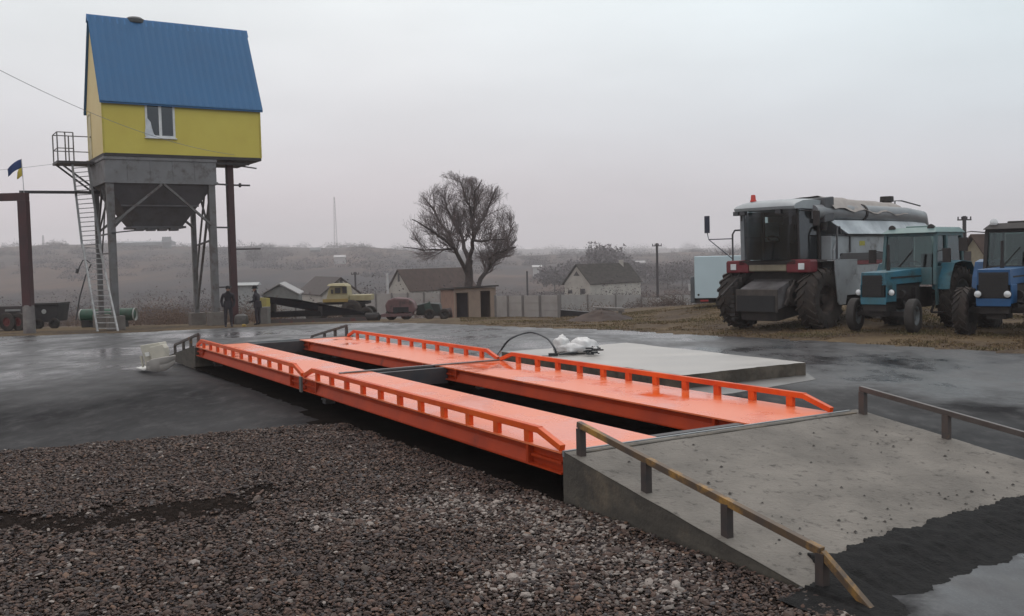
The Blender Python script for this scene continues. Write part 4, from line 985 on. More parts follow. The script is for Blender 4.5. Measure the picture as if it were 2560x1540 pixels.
# combine harvester -----------------------------------------------------------
def combine():
    MB = MB0
    head = R_(47); f = Vector((-math.sin(head), -math.cos(head), 0)); l = Vector((-f.y, f.x, 0))
    w = onG(2050, 822); S = 1.0
    org = w-l*1.38
    rz = math.atan2(-math.cos(head), -math.sin(head))
    t = thing('combine_harvester', 'large grey combine harvester with dark glass cab and red light bars', 'combine harvester', (org.x, org.y, G(org.x, org.y)), rz); t.scale = (1, 1, 1.04)
    GY = mat('combine_grey_paint', (.32, .345, .365), .45, c2=(.25, .265, .28), scale=1.6, c3=(.09, .08, .07), s3=1.5, thr3=(.54, .72))
    GYL = mat('combine_light_grey', (.60, .64, .67), .5, c2=(.34, .37, .40), scale=1.2)
    GYD = mat('combine_dark_grey', (.060, .062, .070), .55, c2=(.045, .045, .05), scale=2)
    REDL = mat('combine_red', (.17, .012, .022), .5, c2=(.11, .014, .018), scale=3)
    BG = mat('dusty_beige_panel', (.26, .23, .165), .6, c2=(.20, .17, .12), scale=3)
    DST = mat('dusty_machine_dark', (.040, .034, .033), .85, c2=(.075, .064, .058), scale=3, bump=.3)
    # wheels: front axle at x=0
    rim = mat('combine_rim_dark', (.028, .023, .023), .7, c2=(.08, .06, .05), scale=5)
    for s in (-1, 1): wheel(t, (0, s*1.38, .90), (0, 1, 0), .88, .62, .45, rim, 20, lh=.045)
    for s in (-1, 1): wheel(t, (-3.9, s*1.15, .62), (0, 1, 0), .60, .38, .30, rim, 16)
    m = MB(); m.cyl((0, -1.2, .9), (0, 1.2, .9), .22); m.cyl((-3.9, -1.0, .62), (-3.9, 1.0, .62), .10); m.box(-4.6, -.75, .75, .5, .75, 1.45); m.box(-.9, -1.05, 1.2, .3, 1.05, 1.95); m.build('chassis', M_CHAS, t)
    # body with side panels
    m = MB(); prof = [(-.78, 1.75), (-.78, 2.72), (-7.6, 2.72), (-8.0, 2.2), (-7.8, 1.25), (-5.2, 1.05), (-3.0, 1.05), (-2.9, 1.6)]
    m.prism([(x, -1.35, z) for x, z in prof], (0, 2.70, 0)); m.build('body', GY, t, bevel=.03)
    for s in (1, -1):
        y = s*1.36
        m = MB(); m.prism([(-.80, y, 1.80), (-.80, y, 2.30), (-1.0, y, 2.60), (-1.15, y, 2.08), (-1.3, y, 1.84), (-1.25, y, .82), (-1.02, y, .72), (-.86, y, .95), (-.84, y, 1.8)], (0, s*.07, 0)); m.build('side_panel', GY, t, bevel=.015)
        m = MB(); m.prism([(-1.5, y, .95), (-1.5, y, 1.84), (-3.2, y, 1.84), (-5.9, y, 1.84), (-5.9, y, 1.3), (-3.2, y, 1.3), (-3.0, y, .95)], (0, s*.06, 0)); m.build('side_panel', GY, t, bevel=.015)
        m = MB(); m.box(-6.1, min(y, y+s*.075), 1.85, -1.0, max(y, y+s*.075), 1.97); m.build('red_stripe', REDL, t)
        m = MB(); m.prism([(-.95, y, 1.98), (-1.3, y, 2.20), (-6.1, y, 2.20), (-6.1, y, 1.98)], (0, s*.07, 0)); m.build('dark_panel', mat('combine_black_panel', (.022, .021, .024), .4), t)
        m = MB(); m.box(-1.9, min(y, y+s*.03), 2.22, -1.84, max(y, y+s*.03), 2.70); m.build('panel_seam', GYD, t)
    for s in (1, -1):
        m = MB(); m.prism([(x, s*1.73, z) for x, z in ((-.22, 1.98), (-.24, 1.62), (-.40, .80), (-.48, .72), (-.84, .72), (-.95, 1.15), (-1.20, 1.50), (-1.55, 1.62), (-1.55, 1.98))], (0, s*.045, 0)); m.build('wheel_shield', GY, t, bevel=.01)
        m = MB(); m.box(-1.55, min(s*1.42, s*1.775), 1.985, -.22, max(s*1.42, s*1.775), 2.02); m.build('shield_shelf', GY, t)
    # grain tank extension: pale flared panels
    m = MB(); z0, z1 = 2.745, 3.19
    a = [(-.62, -1.38), (-5.2, -1.38), (-5.2, 1.38), (-.62, 1.38)]; b = [(-.35, -1.0), (-5.0, -1.0), (-5.0, 1.0), (-.35, 1.0)]
    m.hexa([(-1.55, -1.50, z0+.02), (-1.55, 1.50, z0+.02), (-7.6, 1.50, z0+.02), (-7.6, -1.50, z0+.02), (-.85, -1.22, z1), (-.85, 1.22, z1), (-7.4, 1.22, z1), (-7.4, -1.22, z1)])
    m.build('grain_tank', GYL, t, bevel=.02)
    m = MB(); m.box(-1.54, -1.38, 2.722, -.8, 1.38, 2.76); m.box(-6.0, -1.45, 2.722, -1.55, 1.45, 2.742); m.build('tank_rim', GYD, t)
    # unloading auger lying along the top, with tan tarpaulin over the tank
    m = MB(); m.tube([(-.25, 1.02, 3.42), (-1.2, 1.05, 3.43), (-3.0, 1.08, 3.43), (-6.2, 1.1, 3.40), (-7.4, 1.1, 3.32), (-7.65, 1.1, 3.05)], [.20, .245, .245, .245, .24, .17], 20)
    m.build('unloading_auger', mat('auger_grey', (.17, .175, .19), .4, c2=(.22, .225, .235), scale=2), t)
    m = MB(); m.lathe((-3.0, 1.08, 3.43), (-1, 0, 0), [(0, .24), (0, .275), (.12, .275), (.12, .24)], 20); m.build('auger_clamp', M_CHAS, t)
    m = MB(); m.hexa([(-.55, .60, 3.10), (-.55, 1.26, 3.10), (-1.05, 1.30, 3.16), (-1.05, .60, 3.16), (-.72, .60, 3.84), (-.72, 1.18, 3.84), (-1.15, 1.24, 3.88), (-1.15, .60, 3.88)]); m.build('auger_mouth', GYD, t, bevel=.03)
    m = MB(); m.cyl((-.75, 1.1, 3.12), (-.75, 1.1, 2.88), .13, 12, .10); m.build('auger_boot', M_CHAS, t)
    tp = MB(); vs = []; n_ = 16
    for i in range(n_+1):
        for j in range(9):
            x = -1.0-4.9*i/n_; s = j/8; y = -1.0+2.36*s
            z = interp(s, [(0, 3.66), (.35, 3.88), (.76, 3.92), (.9, 3.80), (1, 3.56)])-.12*i/n_+(.05*math.sin(i*1.3) if j == 8 else 0)+.035*mnoise.noise(Vector((x*2, y*2, 0)))-(.05 if j == 8 else 0)
            vs.append((x, y, z))
    tp.add(vs, [(i*9+j, i*9+j+1, (i+1)*9+j+1, (i+1)*9+j) for i in range(n_) for j in range(8)], True)
    tp.prism([(-1.0, -1.0, 3.20), (-4.6, -1.0, 3.20), (-4.6, -1.0, 3.66), (-1.0, -1.0, 3.72)], (0, .02, 0))
    o = tp.build('tarpaulin', mat('dirty_tan_tarpaulin', (.33, .30, .28), .8, c2=(.26, .23, .215), scale=3, bump=.4, bscale=8), t)
    m = MB(); m.cyl((-6.1, .5, 3.19), (-6.1, .5, 3.86), .16, 14); m.cyl((-6.1, .5, 3.86), (-6.1, .5, 4.04), .23, 14, .22); m.build('air_intake', M_CHAS, t)
    m = MB(); m.tube([(-6.5, .6, 3.3), (-6.5, .6, 3.90), (-6.8, .7, 3.90), (-7.8, .9, 3.74)], .025, 6); m.box(-5.4, .3, 3.19, -4.7, .9, 3.55); m.build('exhaust', GYD, t)
    CX = .85
    def MB(o=(0, 0, 0)): return MB0((CX, 0, 0))
    # cab
    zc0, zc1 = 2.06, 3.52; xf, xb = 1.72, .18; hw = .98
    cab = MB()
    for s in (-1, 1):
        cab.beam((xb, s*hw, zc0-.05), (xb, s*hw, zc1), .10, .12); cab.beam((xf-.42, s*(hw-.0), zc0), (xf-.36, s*(hw-.02), zc1), .05, .05)
    cab.box(xb-.06, -hw, zc0-.05, xb-.02, hw, zc0+.55); cab.box(xb-.06, -hw, zc1-.16, xb-.02, hw, zc1); cab.box(xb-.06, -hw+.9, zc0+.55, xb-.02, -hw+1.3, zc1-.16); cab.box(xb-.06, -hw, zc0-.14, xf-.2, hw, zc0-.02)
    cab.build('cab', M_CHAS, t)
    # curved windscreen
    ws = MB(); K = 12; ring = []
    for k in range(K+1):
        q = -1+2*k/K; y = q*.93; x = xf-.02-.40*abs(q)**2.4; ring.append((x, y))
    ws.add([(x, y, zc0+.0) for x, y in ring]+[(x+.04, y, zc1-.02) for x, y in ring], [(k, k+1, K+2+k, K+1+k) for k in range(K)], True)
    ws.build('windscreen', M_DKG, t)
    for s in (-1, 1):
        m = MB(); m.prism([(xb+.07, s*hw, zc0), (xf-.45, s*hw, zc0), (xf-.40, s*hw, zc1-.02), (xb+.07, s*hw, zc1-.02)], (0, s*.008, 0)); m.build('side_window', M_DKG, t)
    m = MB(); m.beam((1.325, -.955, zc0), (1.36, -.955, zc1), .14, .04); m.build('pillar_trim', mat('pale_pillar', (.22, .24, .26), .4), t)
    # roof with drooping visor
    rf = MB(); n_ = 12; vs = []
    prof = [(-.05, 3.50), (-.05, 3.80), (.6, 3.84), (1.3, 3.80), (1.75, 3.70), (1.86, 3.58), (1.82, 3.50), (1.3, 3.52)]
    for j in range(n_+1):
        s = -1+2*j/n_; sh = 1-.16*abs(s)**3; dz = -.05*abs(s)**3
        for x, z in prof: vs.append((x*(1-.10*abs(s)**4), s*1.04, z+dz if z > 3.6 else z))
    P_ = len(prof)
    rf.add(vs, [(j*P_+k, j*P_+(k+1) % P_, (j+1)*P_+(k+1) % P_, (j+1)*P_+k) for j in range(n_) for k in range(P_)]+[tuple(range(P_))[::-1], tuple(range(n_*P_, n_*P_+P_))], True)
    rf.build('cab_roof', mat('cab_roof_grey', (.34, .37, .385), .5, c2=(.28, .30, .315), scale=2), t)
    for y in (-.92, -.68, .55):
        m = MB(); m.box(1.64, y-.09, 3.38, 1.78, y+.09, 3.50); m.build('work_light', GYD, t, bevel=.01)
    m = MB(); m.lathe((1.25, -.62, 3.79), (0, 0, 1), [(0, .10), (.04, .10), (.045, .085), (.20, .065), (.21, 0)], 16); m.build('beacon', mat('red_beacon', (.62, .05, .035), .3), t)
    m = MB(); m.box(.35, -.25, 2.06, .75, .25, 2.5); m.box(.28, -.25, 2.5, .40, .25, 3.1); m.box(.30, -.12, 3.1, .38, .12, 3.32); m.build('seat', mat('seat_dark', (.03, .032, .035), .8), t)
    m = MB(); m.tube([(1.25, 0, 2.06), (1.12, 0, 2.62)], .04, 8); m.lathe((1.11, 0, 2.64), (-.5, 0, .85), [(0, .19), (.012, .205), (.03, .205), (.04, .19), (.03, .185), (.01, .185), (0, .19)], 20); m.box(.7, .35, 2.06, 1.2, .6, 2.55); m.build('steering_column', M_CHAS, t)
    # light bars and platform under the cab
    for s in (-1, 1):
        m = MB(); y0, y1 = s*.66, s*1.47
        pl = [(1.42, y0, 1.68), (1.42, y0, 1.98), (1.42, s*.85, 2.06), (1.42, y1-s*.02, 2.05), (1.42, y1, 1.98), (1.42, y1, 1.68)]
        m.prism([(p_[0]-.32, p_[1], p_[2]) for p_ in pl], (.42, 0, 0))
        lb = m.build('light_bar', REDL, t, bevel=.04)
        m = MB(); m.box(1.525, s*1.18-.10, 1.77, 1.55, s*1.18+.10, 1.95); m.build('headlight', M_LAMP, lb, bevel=.01)
    m = MB(); m.box(.8, -.655, 1.72, 1.50, .655, 2.02); m.build('front_panel', BG, t, bevel=.04)
    m = MB(); m.box(-.1, .98, 1.98, 1.1, 1.5, 2.03); m.box(-.1, -1.5, 1.98, 1.1, -.98, 2.03); m.box(.2, -1.1, 1.45, 1.05, 1.1, 1.70); m.build('cab_platform', DST, t)
    # hand rails and mirrors
    m = MB(); m.tube([(1.15, -1.46, 2.04), (1.15, -1.46, 2.85), (1.08, -1.42, 2.97), (.85, -1.36, 2.98), (.70, -1.3, 2.85), (.62, -1.2, 2.04)], .028, 8); m.build('hand_rail', GYD, t)
    m = MB(); m.tube([(-.05, 1.46, 2.04), (-.05, 1.46, 2.80), (-.15, 1.42, 2.98), (-.35, 1.38, 2.98), (-.46, 1.36, 2.75)], .03, 8); m.build('hand_rail', GYD, t)
    m = MB(); m.tube([(1.15, -1.46, 2.72), (1.25, -2.30, 2.72), (1.25, -2.36, 2.95)], .018, 6); m.tube([(1.15, -1.46, 2.10), (1.25, -2.30, 2.72)], .016, 6); m.box(1.22, -2.45, 2.92, 1.27, -2.27, 3.45); m.build('mirror', mat('mirror_housing', (.02, .025, .05), .4), t, bevel=.02)
    m = MB(); m.tube([(1.2, 1.0, 3.45), (1.25, 1.5, 3.42)], .018, 6); m.box(1.22, 1.42, 3.0, 1.28, 1.62, 3.42); m.build('mirror', M_CHAS, t, bevel=.02)
    MB = MB0
    # feeder house
    m = MB(); m.hexa([(-.5, -.66, .95), (-.5, .66, .95), (1.20, .66, .62), (1.20, -.66, .62), (-.5, -.66, 1.75), (-.5, .66, 1.75), (1.10, .66, 1.24), (1.10, -.66, 1.24)])
    m.build('feeder_house', mat('feeder_dusty_grey', (.15, .143, .148), .75, c2=(.06, .055, .055), scale=2, bump=.3), t, bevel=.02)
    m = MB(); m.box(1.21, -.72, .56, 1.28, .72, 1.22); m.build('feeder_frame', DST, t, bevel=.02)
    m = MB(); m.box(1.285, -.66, .58, 1.30, .66, 1.04); m.build('feeder_mouth', M_INT, t)
    m = MB()
    for k in range(10):
        s = k/9; p = Vector((.15, -.86, 1.78)).lerp(Vector((1.28, -.82, 1.18)), s); m.box(p.x-.07, p.y-.06, p.z-.06, p.x+.06, p.y+.06, p.z+.05+.06*(k % 2))
    m.tube([(.15, -.88, 1.80), (.8, -.95, 1.52), (1.7, -.94, 1.04)], .04, 6); m.tube([(.2, -.8, 1.88), (.45, -.98, 1.82), (1.0, -.98, 1.4)], .018, 6); m.build('hydraulic_hoses', M_CHAS, t)
    m = MB()
    for k in range(6): m.box(1.16, -.86-.05*(k % 2), .30+.13*k, 1.30, -.74, .38+.13*k)
    m.build('coupling_teeth', M_CHAS, t)
    m = MB(); m.hexa([(-.2, -.62, .42), (-.2, .62, .42), (1.12, .62, .30), (1.12, -.62, .30), (-.2, -.62, .96), (-.2, .62, .96), (1.18, .62, .64), (1.18, -.62, .64)]); m.build('belly_guard', M_CHAS, t, bevel=.03)
    m = MB(); m.lathe((.55, .74, 1.02), (0, 1, 0), [(0, .27), (.03, .29), (.08, .29), (.11, .27), (.11, .1)], 22); m.beam((.95, .8, .75), (.40, .8, 1.45), .06, .1); m.build('drive_pulley', DST, t)
    # yellow warning mark on the tank side
    m = MB(); m.prism([(-2.5, 1.351, 2.42), (-2.85, 1.351, 2.42), (-2.85, 1.351, 2.56), (-2.5, 1.351, 2.56)], (0, .006, 0)); m.build('yellow_mark', mat('mark_yellow', (.42, .38, .05), .6), t)
combine()

# small box truck behind -------------------------------------------------------
def box_truck():
    Y = 44.0; a = at(1737, 752, Y); b = at(1905, 752, Y-.7); gz = G(a.x, a.y)
    f = (a-b); f.z = 0; Lw = f.length; f.normalize()      # side seen flat on, cab at the left
    o0 = Vector((a.x, a.y, gz)); rz = math.atan2(f.y, f.x)
    t = thing('box_truck', 'pale blue white box truck parked behind the combine harvester', 'truck', o0, rz)
    zt = at(1745, 641, Y).z-gz; zb = at(1745, 746, Y).z-gz
    # local: +x forward (to image left), -y... side facing camera
    sy = -1 if (Vector((-f.y, f.x, 0)).y > 0) else 1      # local y sign of the camera side
    m = MB(); m.box(-4.2, 0, zb, 0, -sy*2.0, zt); m.build('box_body', mat('pale_blue_box', (.50, .62, .67), .5, c2=(.46, .57, .62), scale=.8), t, bevel=.03)
    m = MB(); m.hexa([(.01, -sy*.1, zb-.2), (.20, -sy*.15, zb-.2), (.20, -sy*1.85, zb-.2), (.01, -sy*1.9, zb-.2), (.01, -sy*.15, zb+1.0), (.20, -sy*.2, zb+.95), (.20, -sy*1.8, zb+.95), (.01, -sy*1.85, zb+1.0)])
    m.build('cab', mat('cab_grey', (.10, .11, .12), .5), t, bevel=.04)
    m = MB(); m.box(.18, sy*.05-.05, zb+.36, .26, sy*.05+.08, zb+.66); m.build('mirror', mat('mirror_white', (.5, .5, .5), .5), t)
    m = MB(); m.box(-4.1, -sy*.4, zb-.22, .2, -sy*1.6, zb-.02); m.box(-.6, -sy*.1, zb-.20, -.1, -sy*.35, zb-.05); m.build('chassis', M_CHAS, t)
    for x in (-.35, -3.2):
        for y in (.2, 1.75): wheel(t, (x-.9 if x > -1 else x, -sy*y, .34), (0, 1, 0), .34, .20, .19, mat('hub_grey', (.2, .2, .2), .5), 0)
    m = MB(); m.box(-.60, sy*.015-.01, zb-.14, -.25, sy*.015+.01, zb-.06); m.build('side_light', mat('side_light_red', (.35, .03, .03), .4), t)
    m = MB(); m.lathe((-.17, sy*.0, zb+.16), (0, sy, 0), [(0, .05), (.02, .045), (.02, 0)], 10); m.build('vent_cap', M_CHAS, t)
box_truck()

# ================================================================== THINGS ROUND THE YARD
M_SKID = mat('worn_steel_brown', (.07, .055, .052), .75, c2=(.11, .03, .03), scale=2.5, thr=(.52, .62))
def conveyor():
    Y = 45.5
    a = gnd(668, Y); b = gnd(930, Y+3.0); o0 = Vector((a.x, a.y, G(a.x, a.y)))
    t = thing('conveyor', 'long black sloping grain conveyor with a yellow end plate beside the two people', 'conveyor', o0)
    P = lambda px, py, s: at(px, py, Y+3.0*s)
    gz = G(a.x, a.y)
    d = (b-a); d.z = 0; d.normalize(); n = Vector((-d.y, d.x, 0))
    def slab(pts, th, nm, m):
        q = MB(o0); q.prism(pts, n*th); return q.build(nm, m, t, bevel=.01)
    slab([P(666, 796, 0), P(677, 796, 0), P(675, 745, 0), P(665, 745, 0)], .9, 'end_plate', mat('end_plate_yellow', (.42, .36, .10), .6, c2=(.33, .27, .08), scale=5))
    slab([P(674, 742, 0), P(742, 748, .25), P(905, 779, 1), P(925, 788, 1), P(840, 786, .7), P(674, 757, 0)], .8, 'conveyor_belt_trough', mat('black_rubber', (.008, .007, .010), .8, spec=.1))
    slab([P(677, 781, .0), P(745, 778, .3), P(810, 776, .55), P(925, 783, 1), P(900, 787, .9), P(677, 794, 0)], .8, 'lower_frame', mat('black_rubber2', (.009, .008, .009), .8, spec=.1))
    slab([P(795, 765, .5), P(806, 766, .5), P(806, 790, .5), P(795, 790, .5)], .6, 'stay', M_CHAS)
    slab([P(686, 757, .06), P(691, 757, .06), P(691, 781, .06), P(686, 781, .06)], .5, 'stay', M_CHAS)
    g1, g2 = onG(660, 808), onG(925, 800)
    q = MB(o0); q.beam(Vector((a.x-.1, a.y+.2, gz+.08)), Vector((b.x, b.y+.2, G(b.x, b.y)+.10)), .5, .20); q.build('skid', M_SKID, t)
conveyor()
def conc_block():
    a = gnd(657, 45.0); m = MB((a.x, a.y, a.z)); m.box(a.x-.16, a.y-.2, a.z-.05, a.x+.18, a.y+.4, a.z+.78)
    tag(m.build('concrete_block', mat('block_concrete', (.17, .155, .145), .8, c2=(.12, .11, .10), scale=4, bump=.3), None, bevel=.02), 'upright grey concrete block between the people and the yellow plate', 'concrete block')
    for px, w, h, Y, lb, cc in ((598, .34, .50, 45.0, 'low grey concrete stub right behind the bowed person', (.13, .12, .115)), (604, .10, .14, 42.5, 'small dull yellow can on the ground between the two people', (.35, .22, .04))):
        p = gnd(px, Y); m = MB((p.x, p.y, p.z)); m.lathe((p.x, p.y, p.z-.02), (0, 0, 1), [(0, w*.9), (h*.3, w), (h*.85, w*.85), (h, w*.5), (h, 0)], 14)
        tag(m.build('concrete_stub' if h > .3 else 'paint_can', mat('stub_%d' % px, cc, .8, c2=tuple(k*.6 for k in cc), scale=6)), lb, 'concrete block' if h > .3 else 'can')
conc_block()

M_PALEY = mat('pale_yellow_truck_paint', (.34, .295, .175), .7, c2=(.28, .235, .13), scale=3)
def yellow_truck():
    Y = 62.0; c = gnd(870, Y); k = Y/F_PX     # metres per photo pixel here
    gz = c.z; o0 = Vector((c.x, c.y, gz))
    t = thing('yellow_truck', 'old pale yellow truck with a roofed cab standing behind the black conveyor', 'truck', o0)
    X = lambda px: at(px, 760, Y).x; Z = lambda py: at(870, py, Y).z
    def bx(nm, x0, z1, x1, z0, y0, y1, m, bev=.03, par=t): q = MB(o0); q.box(X(x0), Y+y0, Z(z0), X(x1), Y+y1, Z(z1)); return q.build(nm, m, par, bevel=bev)
    q = MB(o0); q.hexa([(X(820), Y-.9, Z(752)), (X(878), Y-.9, Z(752)), (X(878), Y+.9, Z(752)), (X(820), Y+.9, Z(752)), (X(831), Y-.8, Z(714)), (X(874), Y-.8, Z(714)), (X(874), Y+.8, Z(714)), (X(831), Y+.8, Z(714))])
    cb = q.build('cab', M_PALEY, t, bevel=.04)
    q = MB(o0); q.hexa([(X(826), Y-1.0, Z(713)), (X(873), Y-1.0, Z(714)), (X(873), Y+1, Z(714)), (X(826), Y+1, Z(713)), (X(830), Y-.8, Z(708)), (X(866), Y-.8, Z(708)), (X(866), Y+.8, Z(708)), (X(830), Y+.8, Z(708))]); q.build('roof', M_PALEY, cb)
    for x0, x1, a, b in ((845, 858, 718, 731), (863, 874, 716, 732), (835, 840, 722, 732)): bx('cab_window', x0, a, x1, b, -.93, -.85, mat('truck_window', (.03, .028, .03), .3), 0, cb)
    bx('hood', 878.5, 737, 932, 751, -.75, .75, M_PALEY)
    bx('side_panel', 815, 745, 877, 753, -1.08, -.95, mat('ochre_paint', (.30, .21, .06), .6, c2=(.24, .16, .05), scale=4), .01)
    bx('chassis', 812, 753.5, 925, 760, -.6, .6, M_CHAS)
    for px, r in ((884, .68), (920, .45), (792, .60)):
        for y in (-.9, .9): wheel(t, (X(px)-c.x, y, G(c.x, Y)-gz+r), (0, 1, 0), r, .35, r*.5, M_CHAS, 0)
yellow_truck()

M_DRED = mat('dull_red_paint', (.15, .08, .082), .8, c2=(.11, .065, .066), scale=2.5, c3=(.06, .045, .045), s3=3, thr3=(.5, .65))
def red_machine():
    Y = 48.5; gz = G(at(990, 780, Y).x, Y); o0 = Vector((at(990, 780, Y).x, Y, gz))
    t = thing('seed_hopper_machine', 'dull red rounded farm machine hopper on a low frame, left of the dark green machine', 'farm machine', o0)
    A = lambda px, py: at(px, py, Y)
    pts = [(966, 783), (962, 762), (970, 750), (985, 745), (1020, 747), (1034, 756), (1038, 772), (1034, 783)]
    q = MB(o0); q.prism([A(*p) for p in pts], (0, 1.3, 0)); q.build('hopper', M_DRED, t, bevel=.08)
    q = MB(o0); q.box(A(983, 785).x, Y-.02, A(990, 781).z, A(1022, 785).x, Y-.003, A(990, 768).z); q.build('recess', M_INT, t)
    q = MB(o0); q.box(A(955, 785).x, Y-.25, A(990, 791).z, A(1030, 785).x, Y+1.2, A(990, 784).z); q.beam(A(970, 786), A(916, 796), .12, .12); q.beam(A(918, 788), A(940, 786), .08, .08); q.build('frame', M_DRED, t)
    for px in (978, 1015): wheel(t, (A(px, 785).x-o0.x, .1, .30), (0, 1, 0), .30, .2, .15, M_CHAS, 0)
    q = MB(o0); q.lathe(A(930, 793)+Vector((0, -.1, 0)), (1, 0, 0), [(-.35, .05), (-.3, .22), (.35, .24), (.45, .05)], 14); q.build('front_roller', M_CHAS, t)
    # dark green machine right of it
    Y2 = 50.0; A2 = lambda px, py: at(px, py, Y2); g2 = G(A2(1070, 0).x, Y2); o1 = Vector((A2(1070, 0).x, Y2, g2))
    t = thing('green_farm_machine', 'low dark green farm machine standing between the red machine and the brick shed', 'farm machine', o1)
    q = MB(o1); q.prism([A2(*p) for p in ((1040, 788), (1042, 763), (1060, 759), (1066, 757), (1098, 760), (1102, 775), (1100, 790))], (0, 1.2, 0)); q.build('body', mat('dark_green_machine', (.022, .032, .028), .7, c2=(.02, .018, .018), scale=3), t, bevel=.04)
    q = MB(o1); q.prism([A2(*p)+Vector((0, -.05, 0)) for p in ((1064, 778), (1060, 762), (1075, 753), (1078, 765), (1086, 779))], (0, .04, 0)); q.build('side_plate', mat('plate_green', (.045, .075, .062), .6), t)
    for px in (1052, 1090): wheel(t, (A2(px, 0).x-o1.x, -.1, .28), (0, 1, 0), .28, .16, .14, M_CHAS, 0)
    # rusty barrel
    p = gnd(1111, 50.5); q = MB(p); q.lathe(p+Vector((-.30, 0, .26)), (1, .15, .12), [(0, 0), (0, .24), (.02, .26), (.25, .25), (.27, .265), (.29, .25), (.60, .26), (.62, .24), (.62, 0)], 18)
    tag(q.build('barrel', mat('rusty_barrel', (.05, .024, .022), .8, c2=(.03, .02, .02), scale=6)), 'dark rusty barrel lying against the left wall of the brick shed', 'barrel')
red_machine()

def brick_shed():
    Y = 61.0; a = at(1138, 797, Y); gz = G(a.x, Y)
    R0 = at(1241, 797, Y+1.2); L0 = at(1103, 790, Y+2.9)
    o0 = Vector((a.x, a.y, gz))
    t = thing('brick_shed', 'small salmon brick outhouse with two open doorways under the bare tree', 'shed', o0)
    A = Vector((a.x, a.y, gz)); B = Vector((R0.x, R0.y, gz)); Cc = Vector((L0.x, L0.y, gz)); H = at(1138, 722, Y).z-gz
    f = (B-A); Lf = f.length; f.normalize(); s = (Cc-A); Ls = s.length; s.normalize()
    m = mat('salmon_brick', (.27, .165, .125), .85, c2=(.20, .125, .10), scale=2, bump=.3, bscale=18); me_ = mat('pale_brick', (.27, .20, .155), .85, c2=(.22, .16, .13), scale=2)
    def wall(p0, d, segs, nm, mm, th=.18, inn=None):
        q = MB(o0)
        for x0, x1, z0, z1 in segs: q.prism([p0+d*x0+Vector((0, 0, z0)), p0+d*x1+Vector((0, 0, z0)), p0+d*x1+Vector((0, 0, z1)), p0+d*x0+Vector((0, 0, z1))], inn*th)
        return q.build(nm, mm, t)
    k = Lf/103.0
    d1, d2, d3, d4 = 2*k, 34*k, 64*k, 89*k; DH = H-.26
    wall(A, f, [(-.001, d1, -.3, H), (d1, d2, DH, H), (d2, d3, -.3, H), (d3, d4, DH+.06, H), (d4, Lf, -.3, H)], 'front_wall', me_, inn=s)
    wall(A+s*.182, s, [(0, Ls-.18, -.3, H-.12)], 'side_wall', m, inn=f)
    wall(B+s*.182-f*.18, s, [(0, Ls-.18, -.3, H-.12)], 'side_wall', m, inn=f)
    wall(Cc, f, [(.19, Lf-.19, -.3, H-.12)], 'back_wall', m, inn=-s)
    q = MB(o0); q.prism([A+f*-.15+s*-.2+Vector((0, 0, H+.004)), B+f*.15+s*-.2+Vector((0, 0, H+.06)), B+f*.15+s*(Ls+.2)+Vector((0, 0, H-.10)), A+f*-.15+s*(Ls+.2)+Vector((0, 0, H-.14))], (0, 0, .09)); q.build('roof', mat('tar_roof', (.045, .038, .036), .8), t)
    q = MB(o0); q.prism([A+f*(d2-.02)+s*.25+Vector((0, 0, 0)), A+f*(d2-.55)+s*.9, A+f*(d2-.55)+s*.9+Vector((0, 0, DH-.05)), A+f*(d2-.02)+s*.25+Vector((0, 0, DH-.05))], (.04, 0, 0)); q.build('door', mat('door_dark_purple', (.035, .028, .035), .8), t)
    q = MB(o0); q.prism([A+f*(d2+.5)+s*.2, A+f*(d2+.5)+s*(Ls-.2), A+f*(d2+.5)+s*(Ls-.2)+Vector((0, 0, H-.2)), A+f*(d2+.5)+s*.2+Vector((0, 0, H-.2))], f*.1); q.build('partition', m, t)
brick_shed()

M_PANEL = mat('grey_white_fence_concrete', (.34, .32, .31), .8, c2=(.28, .26, .25), scale=1.3, bump=.2)
def fence(pxs, name, label, Ya, Yb, top, bot, cols=True, gap=None):
    n = len(pxs)-1; pts = []
    for i, px in enumerate(pxs):
        Y = Ya+(Yb-Ya)*i/n; p = at(px, 780, Y); pts.append(Vector((p.x, Y, G(p.x, Y))))
    o0 = pts[0].copy(); t = thing(name, label, 'fence', o0)
    for i in range(n):
        if gap and i in gap: continue
        a, b = pts[i], pts[i+1]; d = (b-a); L = d.length; d.normalize(); nn = Vector((-d.y, d.x, 0)).normalized()
        za, zb_ = at(pxs[i], top(i), Ya+(Yb-Ya)*i/n).z, at(pxs[i+1], top(i), Ya+(Yb-Ya)*(i+1)/n).z
        q = MB(o0); p0, p1 = a+d*.06, b-d*.06
        q.prism([Vector((p0.x, p0.y, p0.z-.1)), Vector((p1.x, p1.y, p1.z-.1)), Vector((p1.x, p1.y, zb_)), Vector((p0.x, p0.y, za))], nn*.08)
        for k in (1, 2): q.prism([p0.lerp(p1, .04)+Vector((0, 0, (za-p0.z)*k/3)), p0.lerp(p1, .96)+Vector((0, 0, (za-p0.z)*k/3)), p0.lerp(p1, .96)+Vector((0, 0, (za-p0.z)*k/3+.03)), p0.lerp(p1, .04)+Vector((0, 0, (za-p0.z)*k/3+.03))], nn*-.012)
        q.build('fence_panel', M_PANEL, t)
    for i, p in enumerate(pts):
        z = at(pxs[i], top(min(i, n-1))-1, Ya+(Yb-Ya)*i/n).z
        q = MB(o0); q.box(p.x-.055, p.y-.10, p.z-.1, p.x+.055, p.y+.12, z+.02); q.build('fence_post', mat('post_concrete', (.19, .175, .17), .85), t)
fence([1239, 1270, 1307, 1350, 1397], 'concrete_fence', 'near run of four tall grey white concrete panels right of the brick shed', 49, 44, lambda i: 740-.5*i, 800)
